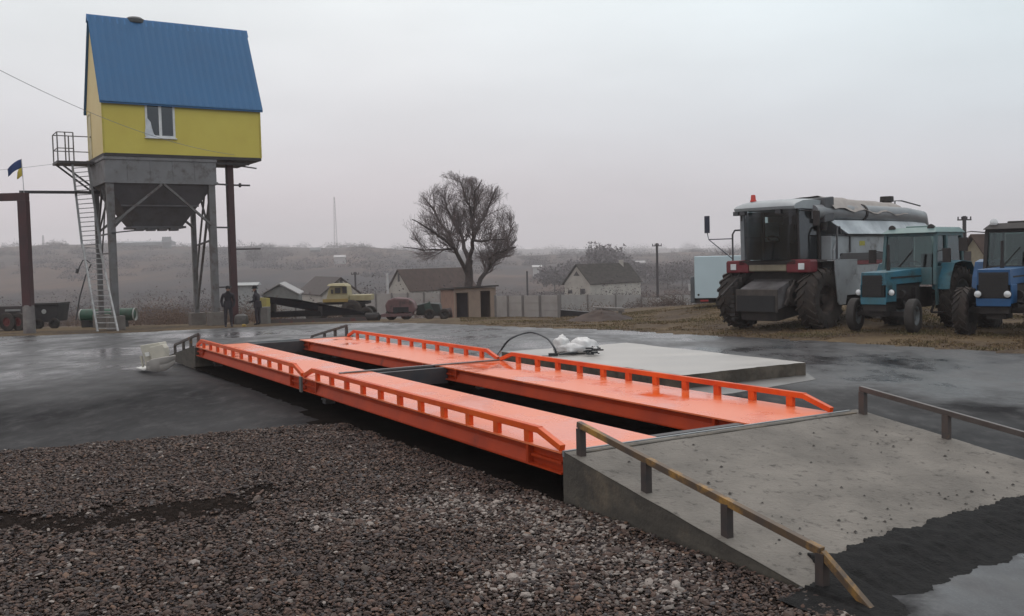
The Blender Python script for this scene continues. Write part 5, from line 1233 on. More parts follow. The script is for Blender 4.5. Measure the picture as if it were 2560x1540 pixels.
fence([1402, 1470, 1540, 1604, 1660, 1708, 1740], 'concrete_fence', 'distant low run of grey concrete panels before the white gabled house', 84, 92, lambda i: 737+.2*i if i != 3 else 744, 776, gap=None)
fence([905, 940, 980, 1020, 1060, 1102], 'concrete_fence', 'distant pale panel fence between the yellow truck and the brick shed', 88, 84, lambda i: 735-.8*i, 776)
fence([690, 740, 790, 815], 'concrete_fence', 'faint distant pale wall seen under the black conveyor', 76, 80, lambda i: 760, 785)

# dirt heap, planks and a solid dark block standing for a hole in front of the right fence
def heap():
    c = gnd(1500, 40.5); V = []; F = []; nr, na = 14, 40
    for i in range(nr+1):
        for j in range(na):
            a = 2*math.pi*j/na; r = i/nr; x = c.x+r*1.55*math.cos(a)+ .2*mnoise.noise(Vector((j*.4, 0, 0))); y = c.y+r*1.3*math.sin(a)
            h = .50*(1-r)**1.1*(1+.3*mnoise.noise(Vector((x, y, 0))))+.06*mnoise.noise(Vector((x*4, y*4, 1)))*(r < .95)
            V.append((x-c.x, y-c.y, h+G(x, y)-c.z-.03*r))
    for i in range(nr):
        for j in range(na): F.append((i*na+j, i*na+(j+1) % na, (i+1)*na+(j+1) % na, (i+1)*na+j))
    o = npmesh('dirt_heap', np.array(V), np.array(F), mat('heap_soil', (.075, .052, .042), .95, c2=(.05, .036, .032), scale=1.5, bump=.6, bscale=10), smooth=True); o.location = c
    tag(o, 'heap of dark brown soil in front of the right concrete fence', 'soil heap')
    a, b = at(1403, 775, 45), at(1478, 781, 45); q = MB(a); q.prism([a, b, b+Vector((0, 0, -.25)), at(1420, 797, 45), at(1401, 799, 45)], (0, .8, 0))  # solid block, its dark colour stands for the darkness of a hole
    tag(q.build('dark_hole_block', mat('hole_dark', (.025, .022, .024), .7)), 'dark hole drawn as a solid block between the concrete panels and the soil heap', 'dark hole')
    a, b = at(1482, 768, 48), at(1560, 772, 48); q = MB(a); q.beam(a, b, .5, .06); q.beam(a+Vector((.2, 0, -.10)), b+Vector((0, 0, -.10)), .5, .06)
    for p_ in (a.lerp(b, .12), a.lerp(b, .88)): gz = G(p_.x, p_.y); q.box(p_.x-.08, p_.y-.2, gz-.05, p_.x+.08, p_.y+.2, p_.z-.12)
    tag(q.build('plank_stack', mat('grey_planks', (.22, .20, .19), .8)), 'pale grey planks resting behind the soil heap', 'planks')
heap()

# left edge: green tank machine and dark machines
def green_tank():
    Y = 47.0; A = lambda px, py: at(px, py, Y); x0 = A(202, 785).x; x1 = A(336, 785).x; gz = G((x0+x1)/2, Y); zc = A(270, 787).z; o0 = Vector(((x0+x1)/2, Y, gz))
    t = thing('green_roller', 'long low green cylinder machine with white ends behind the ladder', 'farm machine', o0)
    r = .30; q = MB(o0); q.lathe((x0, Y, zc), (1, 0, 0), [(0, 0), (0, r*.7), (.06, r), (x1-x0-.06, r), (x1-x0, r*.7), (x1-x0, 0)], 24); q.build('drum', mat('machine_green', (.020, .085, .050), .45, c2=(.035, .05, .035), scale=.9, thr=(.45, .6)), t)
    for x in (x0-.03, x1-.03): q = MB(o0); q.lathe((x, Y, zc), (1, 0, 0), [(0, 0), (0, r*.85), (.06, r*1.03), (.10, r*1.0)], 24); q.build('end_cap', mat('cap_white', (.5, .5, .48), .6), t)
    for x in (x0+.35, (x0+x1)/2+.1, x1-.6): q = MB(o0); q.box(x-.20, Y-.35, gz-.02, x+.20, Y+.3, zc-.22); q.build('support', M_CHAS, t, bevel=.03)
    for px, w in ((215, .12), (262, .10)): q = MB(o0); q.box(A(px-6, 0).x, Y-.32, zc+.10, A(px+6, 0).x, Y-.25, zc+.16); q.build('white_label', mat('label_white', (.5, .5, .5), .6), t)
green_tank()
def dark_machines():
    Y = 46.0; A = lambda px, py: at(px, py, Y); gz = G(A(110, 785).x, Y); o0 = Vector((A(110, 785).x, Y, gz))
    t = thing('dark_farm_machine', 'dark low farm machine box with a small white plate behind the gantry base', 'farm machine', o0)
    q = MB(o0); q.prism([A(80, 762), A(146, 762), A(140, 804), A(90, 806), A(80, 792)], (0, 1.2, 0)); q.build('body', mat('machine_black', (.026, .023, .027), .8, c2=(.04, .035, .035), scale=3), t, bevel=.03)
    q = MB(o0); q.box(A(76, 785).x, Y-.1, A(80, 763).z, A(148, 785).x, Y+1.2, A(80, 760).z+.03); q.build('lid', M_CHAS, t)
    q = MB(o0); q.lathe(A(110, 779)+Vector((0, -.02, 0)), (0, -1, 0), [(-.02, .11), (.0, .11), (.01, .10), (.01, 0)], 14); q.build('plate', mat('plate_white', (.45, .45, .44), .6), t)
    for px in (95, 135): wheel(t, (A(px, 785).x-o0.x, 0, .26), (0, 1, 0), .26, .15, .12, M_CHAS, 0)
    Y = 44.0; A = lambda px, py: at(px, py, Y); gz = G(A(20, 785).x, Y); o0 = Vector((A(20, 785).x, Y, gz))
    t = thing('red_farm_machine', 'dark red farm machine with wheels at the left edge', 'farm machine', o0)
    q = MB(o0); q.box(A(-60, 785).x, Y, A(80, 795).z, A(50, 785).x, Y+1.2, A(80, 764).z); q.build('body', mat('machine_brown', (.035, .024, .026), .8, c2=(.06, .05, .05), scale=3), t, bevel=.03)
    q = MB(o0); q.box(A(15, 785).x, Y-.08, A(80, 777).z, A(52, 785).x, Y-.004, A(80, 772).z); q.build('rail', mat('rail_grey', (.25, .25, .25), .6), t)
    for px in (-20, 22, 50): wheel(t, (A(px, 785).x-o0.x, -.15, .42), (.3, 1, 0), .42, .14, .2, mat('wheel_red', (.12, .02, .02), .6), 0)
    # leaning pipe with hook beside the ladder
    a, b = at(193, 680, 44), at(212, 650, 44); q = MB(a); q.tube([at(190, 800, 44.5), at(200, 740, 44.3), at(214, 690, 44.1), at(228, 660, 44)], .03, 6); q.tube([at(193, 682, 44), at(200, 665, 44), at(207, 651, 44), at(216, 650, 44), at(228, 660, 44)], .025, 6); q.tube([at(192, 683, 44), at(195, 672, 44)], .07, 8)
    tag(q.build('bent_pipe', mat('pipe_dark', (.06, .06, .065), .6)), 'thin bent dark pipe with a drooping nozzle left of the ladder', 'pipe')
dark_machines()

# ================================================================== LITTER ON THE SLAB AND BY THE FAR RAMP
def lump(origin, rad, sc, seed, m, name, label, cat, n=26, amp=.35, flat=.0):
    V = []; F = []; nu, nv = n, n//2
    for i in range(nv+1):
        th = math.pi*i/nv
        for j in range(nu):
            ph = 2*math.pi*j/nu; d = Vector((math.sin(th)*math.cos(ph), math.sin(th)*math.sin(ph), math.cos(th)))
            r = rad*(1+amp*mnoise.noise(d*2.1+Vector((seed, 0, 0)))+amp*.5*abs(mnoise.noise(d*5+Vector((0, seed, 0)))))
            p = Vector((d.x*r*sc[0], d.y*r*sc[1], max(-flat, d.z*r*sc[2]))); V.append(tuple(p))
    for i in range(nv):
        for j in range(nu): F.append((i*nu+j, (i+1)*nu+j, (i+1)*nu+(j+1) % nu, i*nu+(j+1) % nu))
    o = npmesh(name, np.array(V), np.array(F), m, smooth=True); o.location = origin
    if label: tag(o, label, cat)
    return o
M_BAG = mat('crumpled_white_plastic', (.70, .69, .68), .45, c2=(.52, .51, .51), scale=6, bump=.5, bscale=14)
bp = onz(1432, 884, .262)
b1 = thing('plastic_bag', 'crumpled white plastic bag lying on the concrete slab', 'plastic bag', bp)
o_ = lump((-.22, .1, .15), .20, (.9, .9, 1.0), 1.3, M_BAG, 'bag_fold', None, None, flat=.14); o_.parent = b1
o_ = lump((.22, .12, .12), .24, (1.25, .9, .75), 4.1, M_BAG, 'bag_fold', None, None, flat=.11); o_.parent = b1
o_ = lump((.0, .0, .10), .22, (1.5, .9, .55), 7.7, M_BAG, 'bag_fold', None, None, flat=.09); o_.parent = b1
def hose():
    a = onz(1244, 893, .0); b = onz(1391, 889, .262); pk = at(1325, 831, (a.y+b.y)/2)
    o0 = b.copy(); pts = []
    a = onz(1238, 900, .05)
    ctrl = [a, at(1246, 886, a.y), at(1275, 848, (a.y*.7+b.y*.3)), pk, at(1366, 845, (a.y*.25+b.y*.75)), at(1385, 868, b.y), b+Vector((0, 0, .03))]
    for i in range(len(ctrl)-1):
        p0 = ctrl[max(0, i-1)]; p1 = ctrl[i]; p2 = ctrl[i+1]; p3 = ctrl[min(len(ctrl)-1, i+2)]
        for k in range(6):
            t_ = k/6; pts.append(.5*((2*p1)+(p2-p0)*t_+(2*p0-5*p1+4*p2-p3)*t_*t_+(3*p1-p0-3*p2+p3)*t_**3))
    pts.append(ctrl[-1])
    t = thing('hose', 'stiff black hose arching up onto the corner of the concrete slab', 'hose', o0)
    m = MB(o0); m.tube(pts, .021, 8); m.build('hose_pipe', mat('black_hose', (.035, .038, .045), .45), t)
    m = MB(o0); m.box(b.x-.16, b.y-.05, .262, b.x+.03, b.y+.05, .315); m.box(b.x-.30, b.y-.08, .2625, b.x+.0, b.y-.055, .275); m.build('connector', mat('connector_black', (.02, .022, .025), .5), t, bevel=.01)
hose()
a, b = onz(1398, 889, .27), onz(1443, 886, .27)
m = MB(a); m.tube([a+Vector((0, 0, .02)), a.lerp(b, .3)+Vector((0, 0, .035)), b+Vector((0, 0, .04))], [.018, .025, .03], 8); tag(m.build('black_bar', mat('bar_black', (.02, .021, .025), .5)), 'short black bar lying in front of the white plastic bag', 'bar')
def toolpile():
    p = onz(1478, 888, .262); rnd = random.Random(4); o0 = p
    t = thing('tool_pile', 'small tangle of dark tools and cable at the right of the white bag', 'tools', o0)
    for k in range(6):
        a_ = rnd.uniform(0, 3.1); l = rnd.uniform(.10, .26); c = p+Vector((rnd.uniform(-.12, .12), rnd.uniform(-.08, .08), .03+.022*k)); d = Vector((math.cos(a_), math.sin(a_)*.6, rnd.uniform(-.1, .25)))*l
        q = MB(o0); q.beam(c-d*.8, c+d*.8, .035, .03); q.build('tool', mat('tool_black', (.018, .020, .024), .45), t)
    q = MB(o0); q.tube([p+Vector((.16*math.cos(x*.7), .12*math.sin(x*.7), .03+.012*x)) for x in range(12)], .012, 6); q.build('cable_coil', mat('tool_black', (.018, .020, .024), .45), t)
    lo = lump((.08, .02, .13), .05, (1.3, .8, .7), 2.2, M_BAG, 'paper_scrap', None, None, n=14); lo.parent = t
toolpile()
M_FOAM = mat('cream_foam', (.52, .49, .42), .85, c2=(.44, .42, .36), scale=5)
def foam_packing():
    """white packing pieces leaning together beside the far ramp"""
    Y = onz(420, 925, 0).y; A = lambda px, py, dy=0: at(px, py, Y+dy)
    base = onz(400, 928, 0); o0 = base
    t = thing('foam_packaging', 'pile of cream white foam packing blocks and a curved tray beside the far ramp', 'packaging', o0)
    def pc(pts, dy, th, nm, m=M_FOAM, bev=.015):
        q = MB(o0); q.prism([A(x, y, dy) for x, y in pts], (th*.15, th, 0)); q.build(nm, m, t, bevel=bev)
    pc([(349, 864), (398, 856), (408, 880), (400, 918), (364, 918), (357, 890)], .10, .30, 'foam_block')
    pc([(373, 868), (405, 861), (411, 870), (413, 900), (380, 906), (375, 888)], -.12, .20, 'foam_block')
    pc([(361, 882), (373, 880), (374, 890), (364, 892)], -.02, .05, 'foam_lid', mat('foam_bright', (.75, .75, .72), .7), .004)
    pc([(412, 873), (418, 874), (418, 884), (412, 886)], .02, .10, 'foam_lid', M_FOAM, .004)
    # curved tray
    q = MB(o0); n = 14; vs = []
    for j in range(3):
        for i in range(n+1):
            s = i/n; x = 368+(438-368)*s; yt = 900-13*s+ (3 if s < .1 else 0); yb = 930-6*abs(s-.35)*2-(14*max(0, s-.7)/.3)
            y = yt+(yb-yt)*j/2; dy = -.32-.10*math.sin(math.pi*s)+(.08*j if j < 2 else .05)
            vs.append(A(x, y, dy))
    q.add(vs, [(j*(n+1)+i, j*(n+1)+i+1, (j+1)*(n+1)+i+1, (j+1)*(n+1)+i) for j in range(2) for i in range(n)], True)
    c = q.build('curved_tray', mat('tray_offwhite', (.36, .34, .32), .8, c2=(.31, .29, .27), scale=3), t); so = c.modifiers.new('s', 'SOLIDIFY'); so.thickness = .03; so.offset = 1
    q = MB(o0); p0, p1, p2, p3 = onz(340, 921, .01), onz(362, 926, .01), onz(386, 921, .01), onz(362, 917, .01); q.prism([p0, p1, p2, p3], (0, 0, .02)); q.build('flat_sheet', mat('foam_bright', (.75, .75, .72), .7), t)
    for px in (353,): q = MB(o0); q.beam(A(352, 890, .15), A(358, 918, .15), .05, .04); q.build('foam_strip', M_FOAM, t)
foam_packing()

# ================================================================== TREES
M_BARK = mat('dark_bark', (.045, .034, .034), .9, c2=(.07, .055, .052), scale=5, bump=.4)
M_TWIG = mat('bare_twigs', (.15, .12, .12), .9)
def grow(rng, p, d, L, r, depth, out, twigs, spread=.55, up=.10, gn=None):
    """one limb as a wandering tapering polyline; children leave along it"""
    n = max(3, int(L/.35)) if depth < 3 else 3
    pts = [p.copy()]; rad = [r]; dd = d.copy()
    for i in range(n):
        dd = (dd+Vector((rng.gauss(0, .13), rng.gauss(0, .13), rng.gauss(0, .10)+up*.5))).normalized()
        p = p+dd*L/n; pts.append(p.copy()); rad.append(r*(1-.55*(i+1)/n))
    out.append((pts, rad, depth))
    if depth >= gn: return
    k = {0: 6, 1: 7, 2: 6, 3: 5, 4: 4}.get(depth, 3)
    for i in range(k):
        s = .25+.75*(i+rng.random()*.8)/k; s = min(.99, s); idx = int(s*n); f = s*n-idx
        q = pts[idx].lerp(pts[min(n, idx+1)], f); rr = rad[idx]*(.62 if depth < 2 else .55)
        axis = dd.cross(Vector((rng.gauss(0, 1), rng.gauss(0, 1), rng.gauss(0, 1)))).normalized()
        nd = (Matrix.Rotation(rng.uniform(spread*.6, spread*1.35), 3, axis) @ dd); nd.z += up; nd.normalize()
        grow(rng, q, nd, L*rng.uniform(.52, .74), rr, depth+1, out, twigs, spread, up, gn)
def limb_mesh(limbs, o0, sides):
    m = MB(o0)
    for pts, rad, dep in limbs: m.tube(pts, rad, sides(dep), cap=False)
    return m
def bare_tree():
    rng = random.Random(23); Y = 72.0; base = gnd(1173, Y); o0 = base; k = Y/F_PX
    t = thing('bare_tree', 'large bare spreading tree with a forked dark trunk behind the brick shed', 'tree', o0)
    A = lambda px, py, dy=0: at(px, py, Y+dy)
    tr = MB(o0)
    def limb(pts, r0, r1): 
        P_ = [A(*q) for q in pts]; Q = []
        for i in range(len(P_)-1):
            for s in (0, .5): Q.append(P_[i].lerp(P_[i+1], s)+Vector((rng.gauss(0, .05), rng.gauss(0, .10), rng.gauss(0, .05)))*(1 if i+s > 0 else 0))
        Q.append(P_[-1]); R = [r0+(r1-r0)*i/(len(Q)-1) for i in range(len(Q))]
        return Q, R
    mains = [  # traced from the photograph as the tree's own limbs, each with its own depth
        ([(1172, 800), (1170, 730), (1172, 680), (1174, 650)], .36, .26),
        ([(1174, 655), (1180, 620, -.3), (1184, 590, -.8), (1180, 555, -1.2), (1175, 520, -1.4), (1163, 490, -1.6), (1150, 452, -1.8)], .17, .035),
        ([(1183, 600, -.5), (1192, 570, .6), (1210, 540, 1.5), (1228, 500, 2.0), (1240, 470, 2.4)], .16, .04),
        ([(1174, 655), (1160, 620, .6), (1155, 590, 1.4), (1135, 560, 2.0), (1118, 520, 2.6), (1112, 500, 2.8)], .18, .04),
        ([(1170, 690), (1150, 650, -.8), (1135, 622, -1.8), (1110, 598, -2.6), (1085, 580, -3.2), (1055, 560, -3.6), (1030, 548, -3.8)], .17, .035),
        ([(1135, 622, -1.8), (1105, 622, -2.3), (1060, 624, -2.8), (1008, 618, -3.2)], .09, .025),
        ([(1150, 650, -.8), (1130, 610, .2), (1122, 585, 1.0), (1095, 545, 1.8), (1070, 510, 2.2), (1062, 495, 2.4)], .13, .035),
        ([(1180, 790), (1200, 700, .5), (1222, 670, 1.0), (1245, 645, 1.3), (1272, 622, 1.5), (1290, 618, 1.6)], .20, .05),
        ([(1222, 670, 1.0), (1225, 645, -.2), (1245, 630, -1), (1268, 624, -1.5)], .09, .04),
        ([(1272, 622, 1.5), (1266, 600, 1.7), (1280, 575, 1.9), (1284, 555, 2.0)], .07, .03),
        ([(1182, 600, -.6), (1200, 602, -1.5), (1230, 600, -2.4), (1262, 598, -3.0)], .10, .03),
        ([(1183, 560, -1), (1186, 520, -1.6), (1190, 480, -2.0), (1205, 450, -2.2)], .10, .03)]
    limbs = []
    for pts, r0, r1 in mains:
        Q, R = limb(pts, r0, r1); tr.tube(Q, R, 9, cap=True)
        if pts[0][1] == 800: continue
        n = len(Q)
        for c in range(int(n*3.3)+3):
            s = .22+.78*(c+rng.random())/(int(n*3.3)+3); i = min(n-2, int(s*(n-1))); f = s*(n-1)-i
            q = Q[i].lerp(Q[i+1], min(1, f)); d0 = (Q[i+1]-Q[i]).normalized()
            ax = d0.cross(Vector((rng.gauss(0, 1), rng.gauss(0, 1), rng.gauss(0, 1)))).normalized()
            nd = Matrix.Rotation(rng.uniform(.45, 1.0), 3, ax) @ d0; nd.z += .22; nd.normalize()
            grow(rng, q, nd, rng.uniform(.8, 1.6), max(.018, R[i]*.30), 1, limbs, None, .55, .10, 3)
        grow(rng, Q[-1], (Q[-1]-Q[-2]).normalized(), 1.0, r1, 1, limbs, None, .5, .10, 3)
    tr.build('trunk', M_BARK, t)
    cr = MB(o0)
    cc = A(1150, 572); rx, rz = 153*k, 143*k; kept = []
    for pts, rad, dep in limbs:
        m_ = len(pts)
        for i, p in enumerate(pts):
            q = p-cc; lim = 1+.13*mnoise.noise(Vector((p.x*.9, p.z*.9, 2)))+.06*mnoise.noise(Vector((p.x*3, p.z*3, 5)))
            if (q.x/rx)**2+(q.y/(rx*.95))**2+(q.z/rz)**2 > lim*lim: m_ = i; break
        if m_ >= 2: kept.append((pts[:m_], rad[:m_], dep))
    for pts, rad, dep in kept:
        rr = [max(.0060, x) for x in rad]
        cr.tube(pts, rr, 4 if dep < 2 else 3, cap=False)
    print('tree faces', len(cr.f))
    cr.build('crown', M_TWIG, t)
bare_tree()

# scrub and far woods ------------------------------------------------------------
def far_clumps(name, label, spots, m, seed, faces=(80, 200), kind='stuff', up=.5, sz=.10):
    """each spot (x, y, radius, height): a mound of small upright twig fans, uneven outline"""
    rng = np.random.default_rng(seed); VV = []; FF = []; CC = []; base = 0
    for (x, y, r, h) in spots:
        n = int(rng.integers(*faces)); z0 = G(x, y)
        th = rng.uniform(0, 6.283, n); rr = r*np.sqrt(rng.random(n)); 
        prof = np.sqrt(np.clip(1-(rr/r)**2, .05, 1))*(.75+.35*np.sin(th*3+x)+.2*rng.random(n))
        cx, cy = x+rr*np.cos(th), y+rr*np.sin(th); cz = z0+h*prof*rng.random(n)**.85
        s = np.clip(r*sz, .07, 1.3)*rng.uniform(.5, 1.5, n)
        d1 = rng.normal(size=(n, 3)); d1 /= np.linalg.norm(d1, axis=1)[:, None]; d2 = rng.normal(size=(n, 3)); d2[:, 2] += up; d2 /= np.linalg.norm(d2, axis=1)[:, None]
        c = np.stack([cx, cy, cz], 1); q = np.stack([c-d1*s[:, None]*.5, c+d1*s[:, None]*.5, c+d2*s[:, None]], 1)
        VV.append(q.reshape(-1, 3)); FF.append(np.arange(n*3).reshape(-1, 3)+base); base += n*3
        tone = rng.uniform(.8, 1.15)*rng.uniform(.92, 1.08, (n, 1)); hue = np.array([1, 1, 1])+rng.uniform(-.12, .12)*np.array([1, .2, -1])
        CC.append(np.concatenate([np.repeat(tone*hue, 3, 0), np.ones((n*3, 1))], 1))
    o = npmesh(name, np.concatenate(VV), np.concatenate(FF), m, colors=np.concatenate(CC)); return o
def toned(name, c):
    m = bpy.data.materials.new(name); m.use_nodes = True; t = m.node_tree; b = t.nodes['Principled BSDF']; b.inputs['Roughness'].default_value = .95; b.inputs['Specular IOR Level'].default_value = .1
    a = t.nodes.new('ShaderNodeAttribute'); a.attribute_name = 'tone'; x = t.nodes.new('ShaderNodeMix'); x.data_type = 'RGBA'; x.blend_type = 'MULTIPLY'; x.inputs[0].default_value = 1; x.inputs[6].default_value = (*c, 1)
    t.links.new(a.outputs['Color'], x.inputs[7]); t.links.new(x.outputs[2], b.inputs['Base Color']); return m
rg = random.Random(8)
def spots(n, y0, y1, pxr, rr, hh, pw=1.0):
    out = []
    for _ in range(n):
        y = y0+(y1-y0)*rg.random()**pw; px = rg.uniform(*pxr); x = (px-1280)/F_PX*y
        r = rg.uniform(*rr); out.append((x, y, r, r*rg.uniform(*hh)))
    return out
near_ok = lambda s: True
S1 = spots(90, 58, 120, (-300, 700), (.9, 2.2), (.7, 1.2))+spots(70, 70, 135, (700, 1700), (.8, 1.8), (.6, 1.0))+spots(60, 70, 130, (1500, 2900), (.8, 2.0), (.6, 1.0))
tag(far_clumps('scrub', '', S1, toned('brown_scrub', (.12, .085, .070)), 11, (700, 1200), sz=.042), 'leafless brown scrub on the slope beyond the yard', 'scrub', kind='stuff')
S2 = spots(170, 190, 330, (-400, 3000), (2.0, 5.0), (.5, .9))+spots(260, 110, 190, (-400, 3000), (2.0, 5.0), (.6, 1.1))
tag(far_clumps('hedge_thicket', '', S2, toned('grey_thicket', (.075, .064, .066)), 12, (600, 1000), sz=.038), 'grey leafless thickets and hedges in the valley', 'thicket', kind='stuff')
S3 = spots(620, 390, 800, (-500, 3100), (3, 9), (.45, .9), .75)+spots(160, 1500, 1950, (900, 3100), (9, 22), (.4, .7))
tag(far_clumps('far_wood', '', S3, toned('far_wood_grey', (.068, .063, .070)), 13, (360, 560), sz=.06), 'hazy grey far woods covering the hillside', 'far wood', kind='stuff')
def village_tree(px, Y, w, h, label, seed):
    p = gnd(px, Y); r = random.Random(seed); t = thing('village_tree', label, 'tree', p, 0, 'hazy round trees in the village')
    m = MB(); m.tube([(0, 0, -.2), (.1, 0, h*.35), (0, .1, h*.6)], [.03*h, .02*h, .01*h], 6)
    for k in range(5): a = k*1.26; m.tube([(0, 0, h*.3), (w*.3*math.cos(a), w*.3*math.sin(a), h*.7)], [.014*h, .006*h], 4)
    m.build('trunk', M_BARK, t)
    rng = np.random.default_rng(seed); n = 2400; d = rng.normal(size=(n, 3)); d /= np.linalg.norm(d, axis=1)[:, None]; rr = rng.random(n)**.45
    nz_ = np.array([mnoise.noise(Vector(v*1.6)+Vector((seed, 0, 0))) for v in d]); c = d*(rr*(1+.5*nz_))[:, None]*np.array([w/2, w/2, h*.40])+np.array([0, 0, h*.60])
    s = w*.028*rng.uniform(.5, 1.5, n); a = rng.normal(size=(n, 3)); b = rng.normal(size=(n, 3)); a /= np.linalg.norm(a, axis=1)[:, None]; b /= np.linalg.norm(b, axis=1)[:, None]
    q = np.stack([c-a*s[:, None], c+a*s[:, None], c+b*s[:, None]*1.6], 1).reshape(-1, 3); tone = rng.uniform(.6, 1.3, (n, 1))*np.ones(3)
    o = npmesh('crown', q, np.arange(n*3).reshape(-1, 3), _TT, parent=t, colors=np.concatenate([np.repeat(tone, 3, 0), np.ones((n*3, 1))], 1))
_TT = toned('hazy_tree', (.14, .125, .13))
for k, (px, Y, w, h, lb) in enumerate([(1510, 330, 17, 14, 'largest hazy round tree rising behind the white gabled house'), (1475, 345, 10, 9, 'smaller hazy tree touching the left of the largest round tree'),
        (1428, 320, 9, 9, 'hazy round tree left above the white gable'), (1385, 300, 13, 8, 'broad hazy tree right of the big bare tree'), (1570, 340, 10, 8, 'hazy tree just right of the largest round tree'),
        (1612, 330, 11, 7, 'hazy tree left of the utility pole'), (1668, 300, 12, 8, 'hazy tree between the utility pole and the white box truck'), (1705, 310, 11, 8, 'hazy tree at the top left of the white box truck'),
        (635, 520, 10, 10, 'grey tree clump in the field right of the red column')]): village_tree(px, Y, w, h, lb, 40+k)
# small leafless tree seen between the combine mirror and cab
def small_bare(px, Y, h, label, seed):
    p = gnd(px, Y); rng = random.Random(seed); t = thing('bare_tree', label, 'tree', p); L = []
    for k in range(5): grow(rng, Vector((0, 0, h*.18)), Vector((rng.gauss(0, .5), rng.gauss(0, .5), 1)).normalized(), h*.45, .05, 1, L, None, .5, .1, 3)
    m = MB(); m.tube([(0, 0, -.2), (0, 0, h*.25)], [.10, .07], 7); m.build('trunk', M_BARK, t)
    m = MB(); [m.tube(a, [max(.012, x) for x in b], 3, cap=False) for a, b, c in L]; m.build('crown', M_TWIG, t)
small_bare(1848, 75, 4.6, 'small bare tree seen between the combine mirror and its cab', 5)
small_bare(2470, 70, 5.0, 'small hazy bare tree behind the brown roofed house', 6)

# ================================================================== HOUSES, POLES, MAST
M_WALLW = mat('whitewashed_wall', (.42, .39, .35), .85, c2=(.34, .31, .28), scale=.8)
M_SLATE = mat('dark_slate_roof', (.040, .037, .034), .9, spec=.05, c2=(.075, .066, .06), scale=1.2, stretch=(1, 1, 3))
M_BROOF = mat('brown_tile_roof', (.055, .040, .035), .9, spec=.05, c2=(.085, .058, .05), scale=1.2)
def house(Y, gl, gr, apex, eL, eR, ridge_end, label, wall, roof, sink=2.5, win=(), Yr=None, chim=None, eave_end=None):
    """gable end facing the yard: photo columns of its two corners, apex and eaves at depth Y; ridge runs back to ridge_end at depth Yr"""
    A = lambda px, py, Yd: at(px, py, Yd)
    Yr = Yr or Y+9
    L = A(gl, eL, Y+1.0); Rr = A(gr, eR, Y-1.0); Ap = A((apex[0]), apex[1], Y); zE = (L.z+Rr.z)/2; L.z = Rr.z = zE
    mid = (L+Rr)/2; Ap = Vector((mid.x, mid.y, Ap.z))
    E = A(ridge_end[0], ridge_end[1], Yr); dr = Vector((E.x-Ap.x, E.y-Ap.y, 0))
    gz = min(G(mid.x, mid.y), zE-sink); o0 = Vector((mid.x, mid.y, gz))
    t = thing('village_house', label, 'house', o0)
    V0 = lambda p: Vector((p.x, p.y, gz-.5))
    n = dr.normalized()
    q = MB(o0); q.prism([V0(L), V0(Rr), Rr, Ap, L], n*.2); q.build('gable_wall', wall, t)
    for P_ in (L, Rr):
        q = MB(o0); inn = (mid-P_); inn.z = 0; inn.normalize(); q.prism([V0(P_)+n*.21, V0(P_)+dr, P_+dr, P_+n*.21], inn*.2); q.build('side_wall', wall, t)
    q = MB(o0); q.prism([V0(L)+dr, V0(Rr)+dr, Rr+dr, Ap+dr, L+dr], n*.2); q.build('gable_wall', wall, t)
    q = MB(o0)
    for P_ in (L, Rr):
        ov = (P_-Ap); e = P_+ov*.10; e0 = e-n*.35; a0 = Ap-n*.35+Vector((0, 0, .02)); q.prism([a0+Vector((0, 0, .08)), e0+Vector((0, 0, .08)), e+dr+n*.35+Vector((0, 0, .08)), Ap+dr+n*.35+Vector((0, 0, .10))], (0, 0, .12))
    rf_ = q.build('roof', roof, t)
    if chim: c = Ap+dr*chim; q = MB(o0); q.box(c.x-.35, c.y-.35, c.z-.8, c.x+.35, c.y+.35, c.z+.7); q.build('chimney', M_WALLW, rf_)
    g = (Rr-L); g.z = 0; Lg = g.length; g.normalize()
    for (s, z, w, h, tri) in win:
        c = L+g*(Lg*s); c.z = zE+z; q = MB(o0)
        if tri: q.prism([c-g*w/2-n*.05, c+g*w/2-n*.05, c+Vector((0, 0, h))-n*.05], n*.04)
        else: q.prism([c-g*w/2-n*.05, c+g*w/2-n*.05, c+g*w/2+Vector((0, 0, h))-n*.05, c-g*w/2+Vector((0, 0, h))-n*.05], n*.04)
        q.build('window', mat('far_window', (.05, .045, .048), .4), t)
    return t
house(150, 970, 1026, (998, 677), 723, 731, (1160, 668), 'white gabled house with long dark roof just left of the bare tree', M_WALLW, M_BROOF, 2.8, ((.5, 1.4, .35, 1.3, False), (.35, -1.3, .7, .6, False), (.72, -1.4, .7, .6, False)), Yr=162)
house(150, 1411, 1476, (1442, 664), 710, 708, (1567, 656), 'white gabled house with dark green grey roof and small triangular attic window', M_WALLW, M_SLATE, 2.2, ((.48, 1.2, 1.0, .7, True), (.22, -1.5, .7, .5, False), (.70, -1.6, .8, .8, False)), Yr=158, chim=.88)
house(112, 803, 902, (853, 697), 738, 736, (790, 700), 'pale gabled house rising behind the yellow truck', M_WALLW, mat('grey_brown_roof', (.075, .062, .058), .85), 2.0, ((.52, 1.15, .35, .6, False),), Yr=122)
house(100, 655, 745, (697, 713), 736, 738, (712, 709), 'low grey green gabled shed roof behind the black conveyor', mat('grey_green_wall', (.14, .145, .14), .8), mat('pale_roof_edge', (.30, .29, .29), .7), 1.2, (), Yr=108)
house(64, 2395, 2478, (2417, 594), 655, 655, (2640, 588), 'cream house with white gable trim and brown roof behind the tractors', mat('cream_wall', (.30, .27, .20), .85), M_BROOF, 2.6, ((.30, .1, .5, .6, False),), Yr=67)
def barge():
    a, b = at(2418, 597, 62.2), at(2479, 654, 62.0)
    return
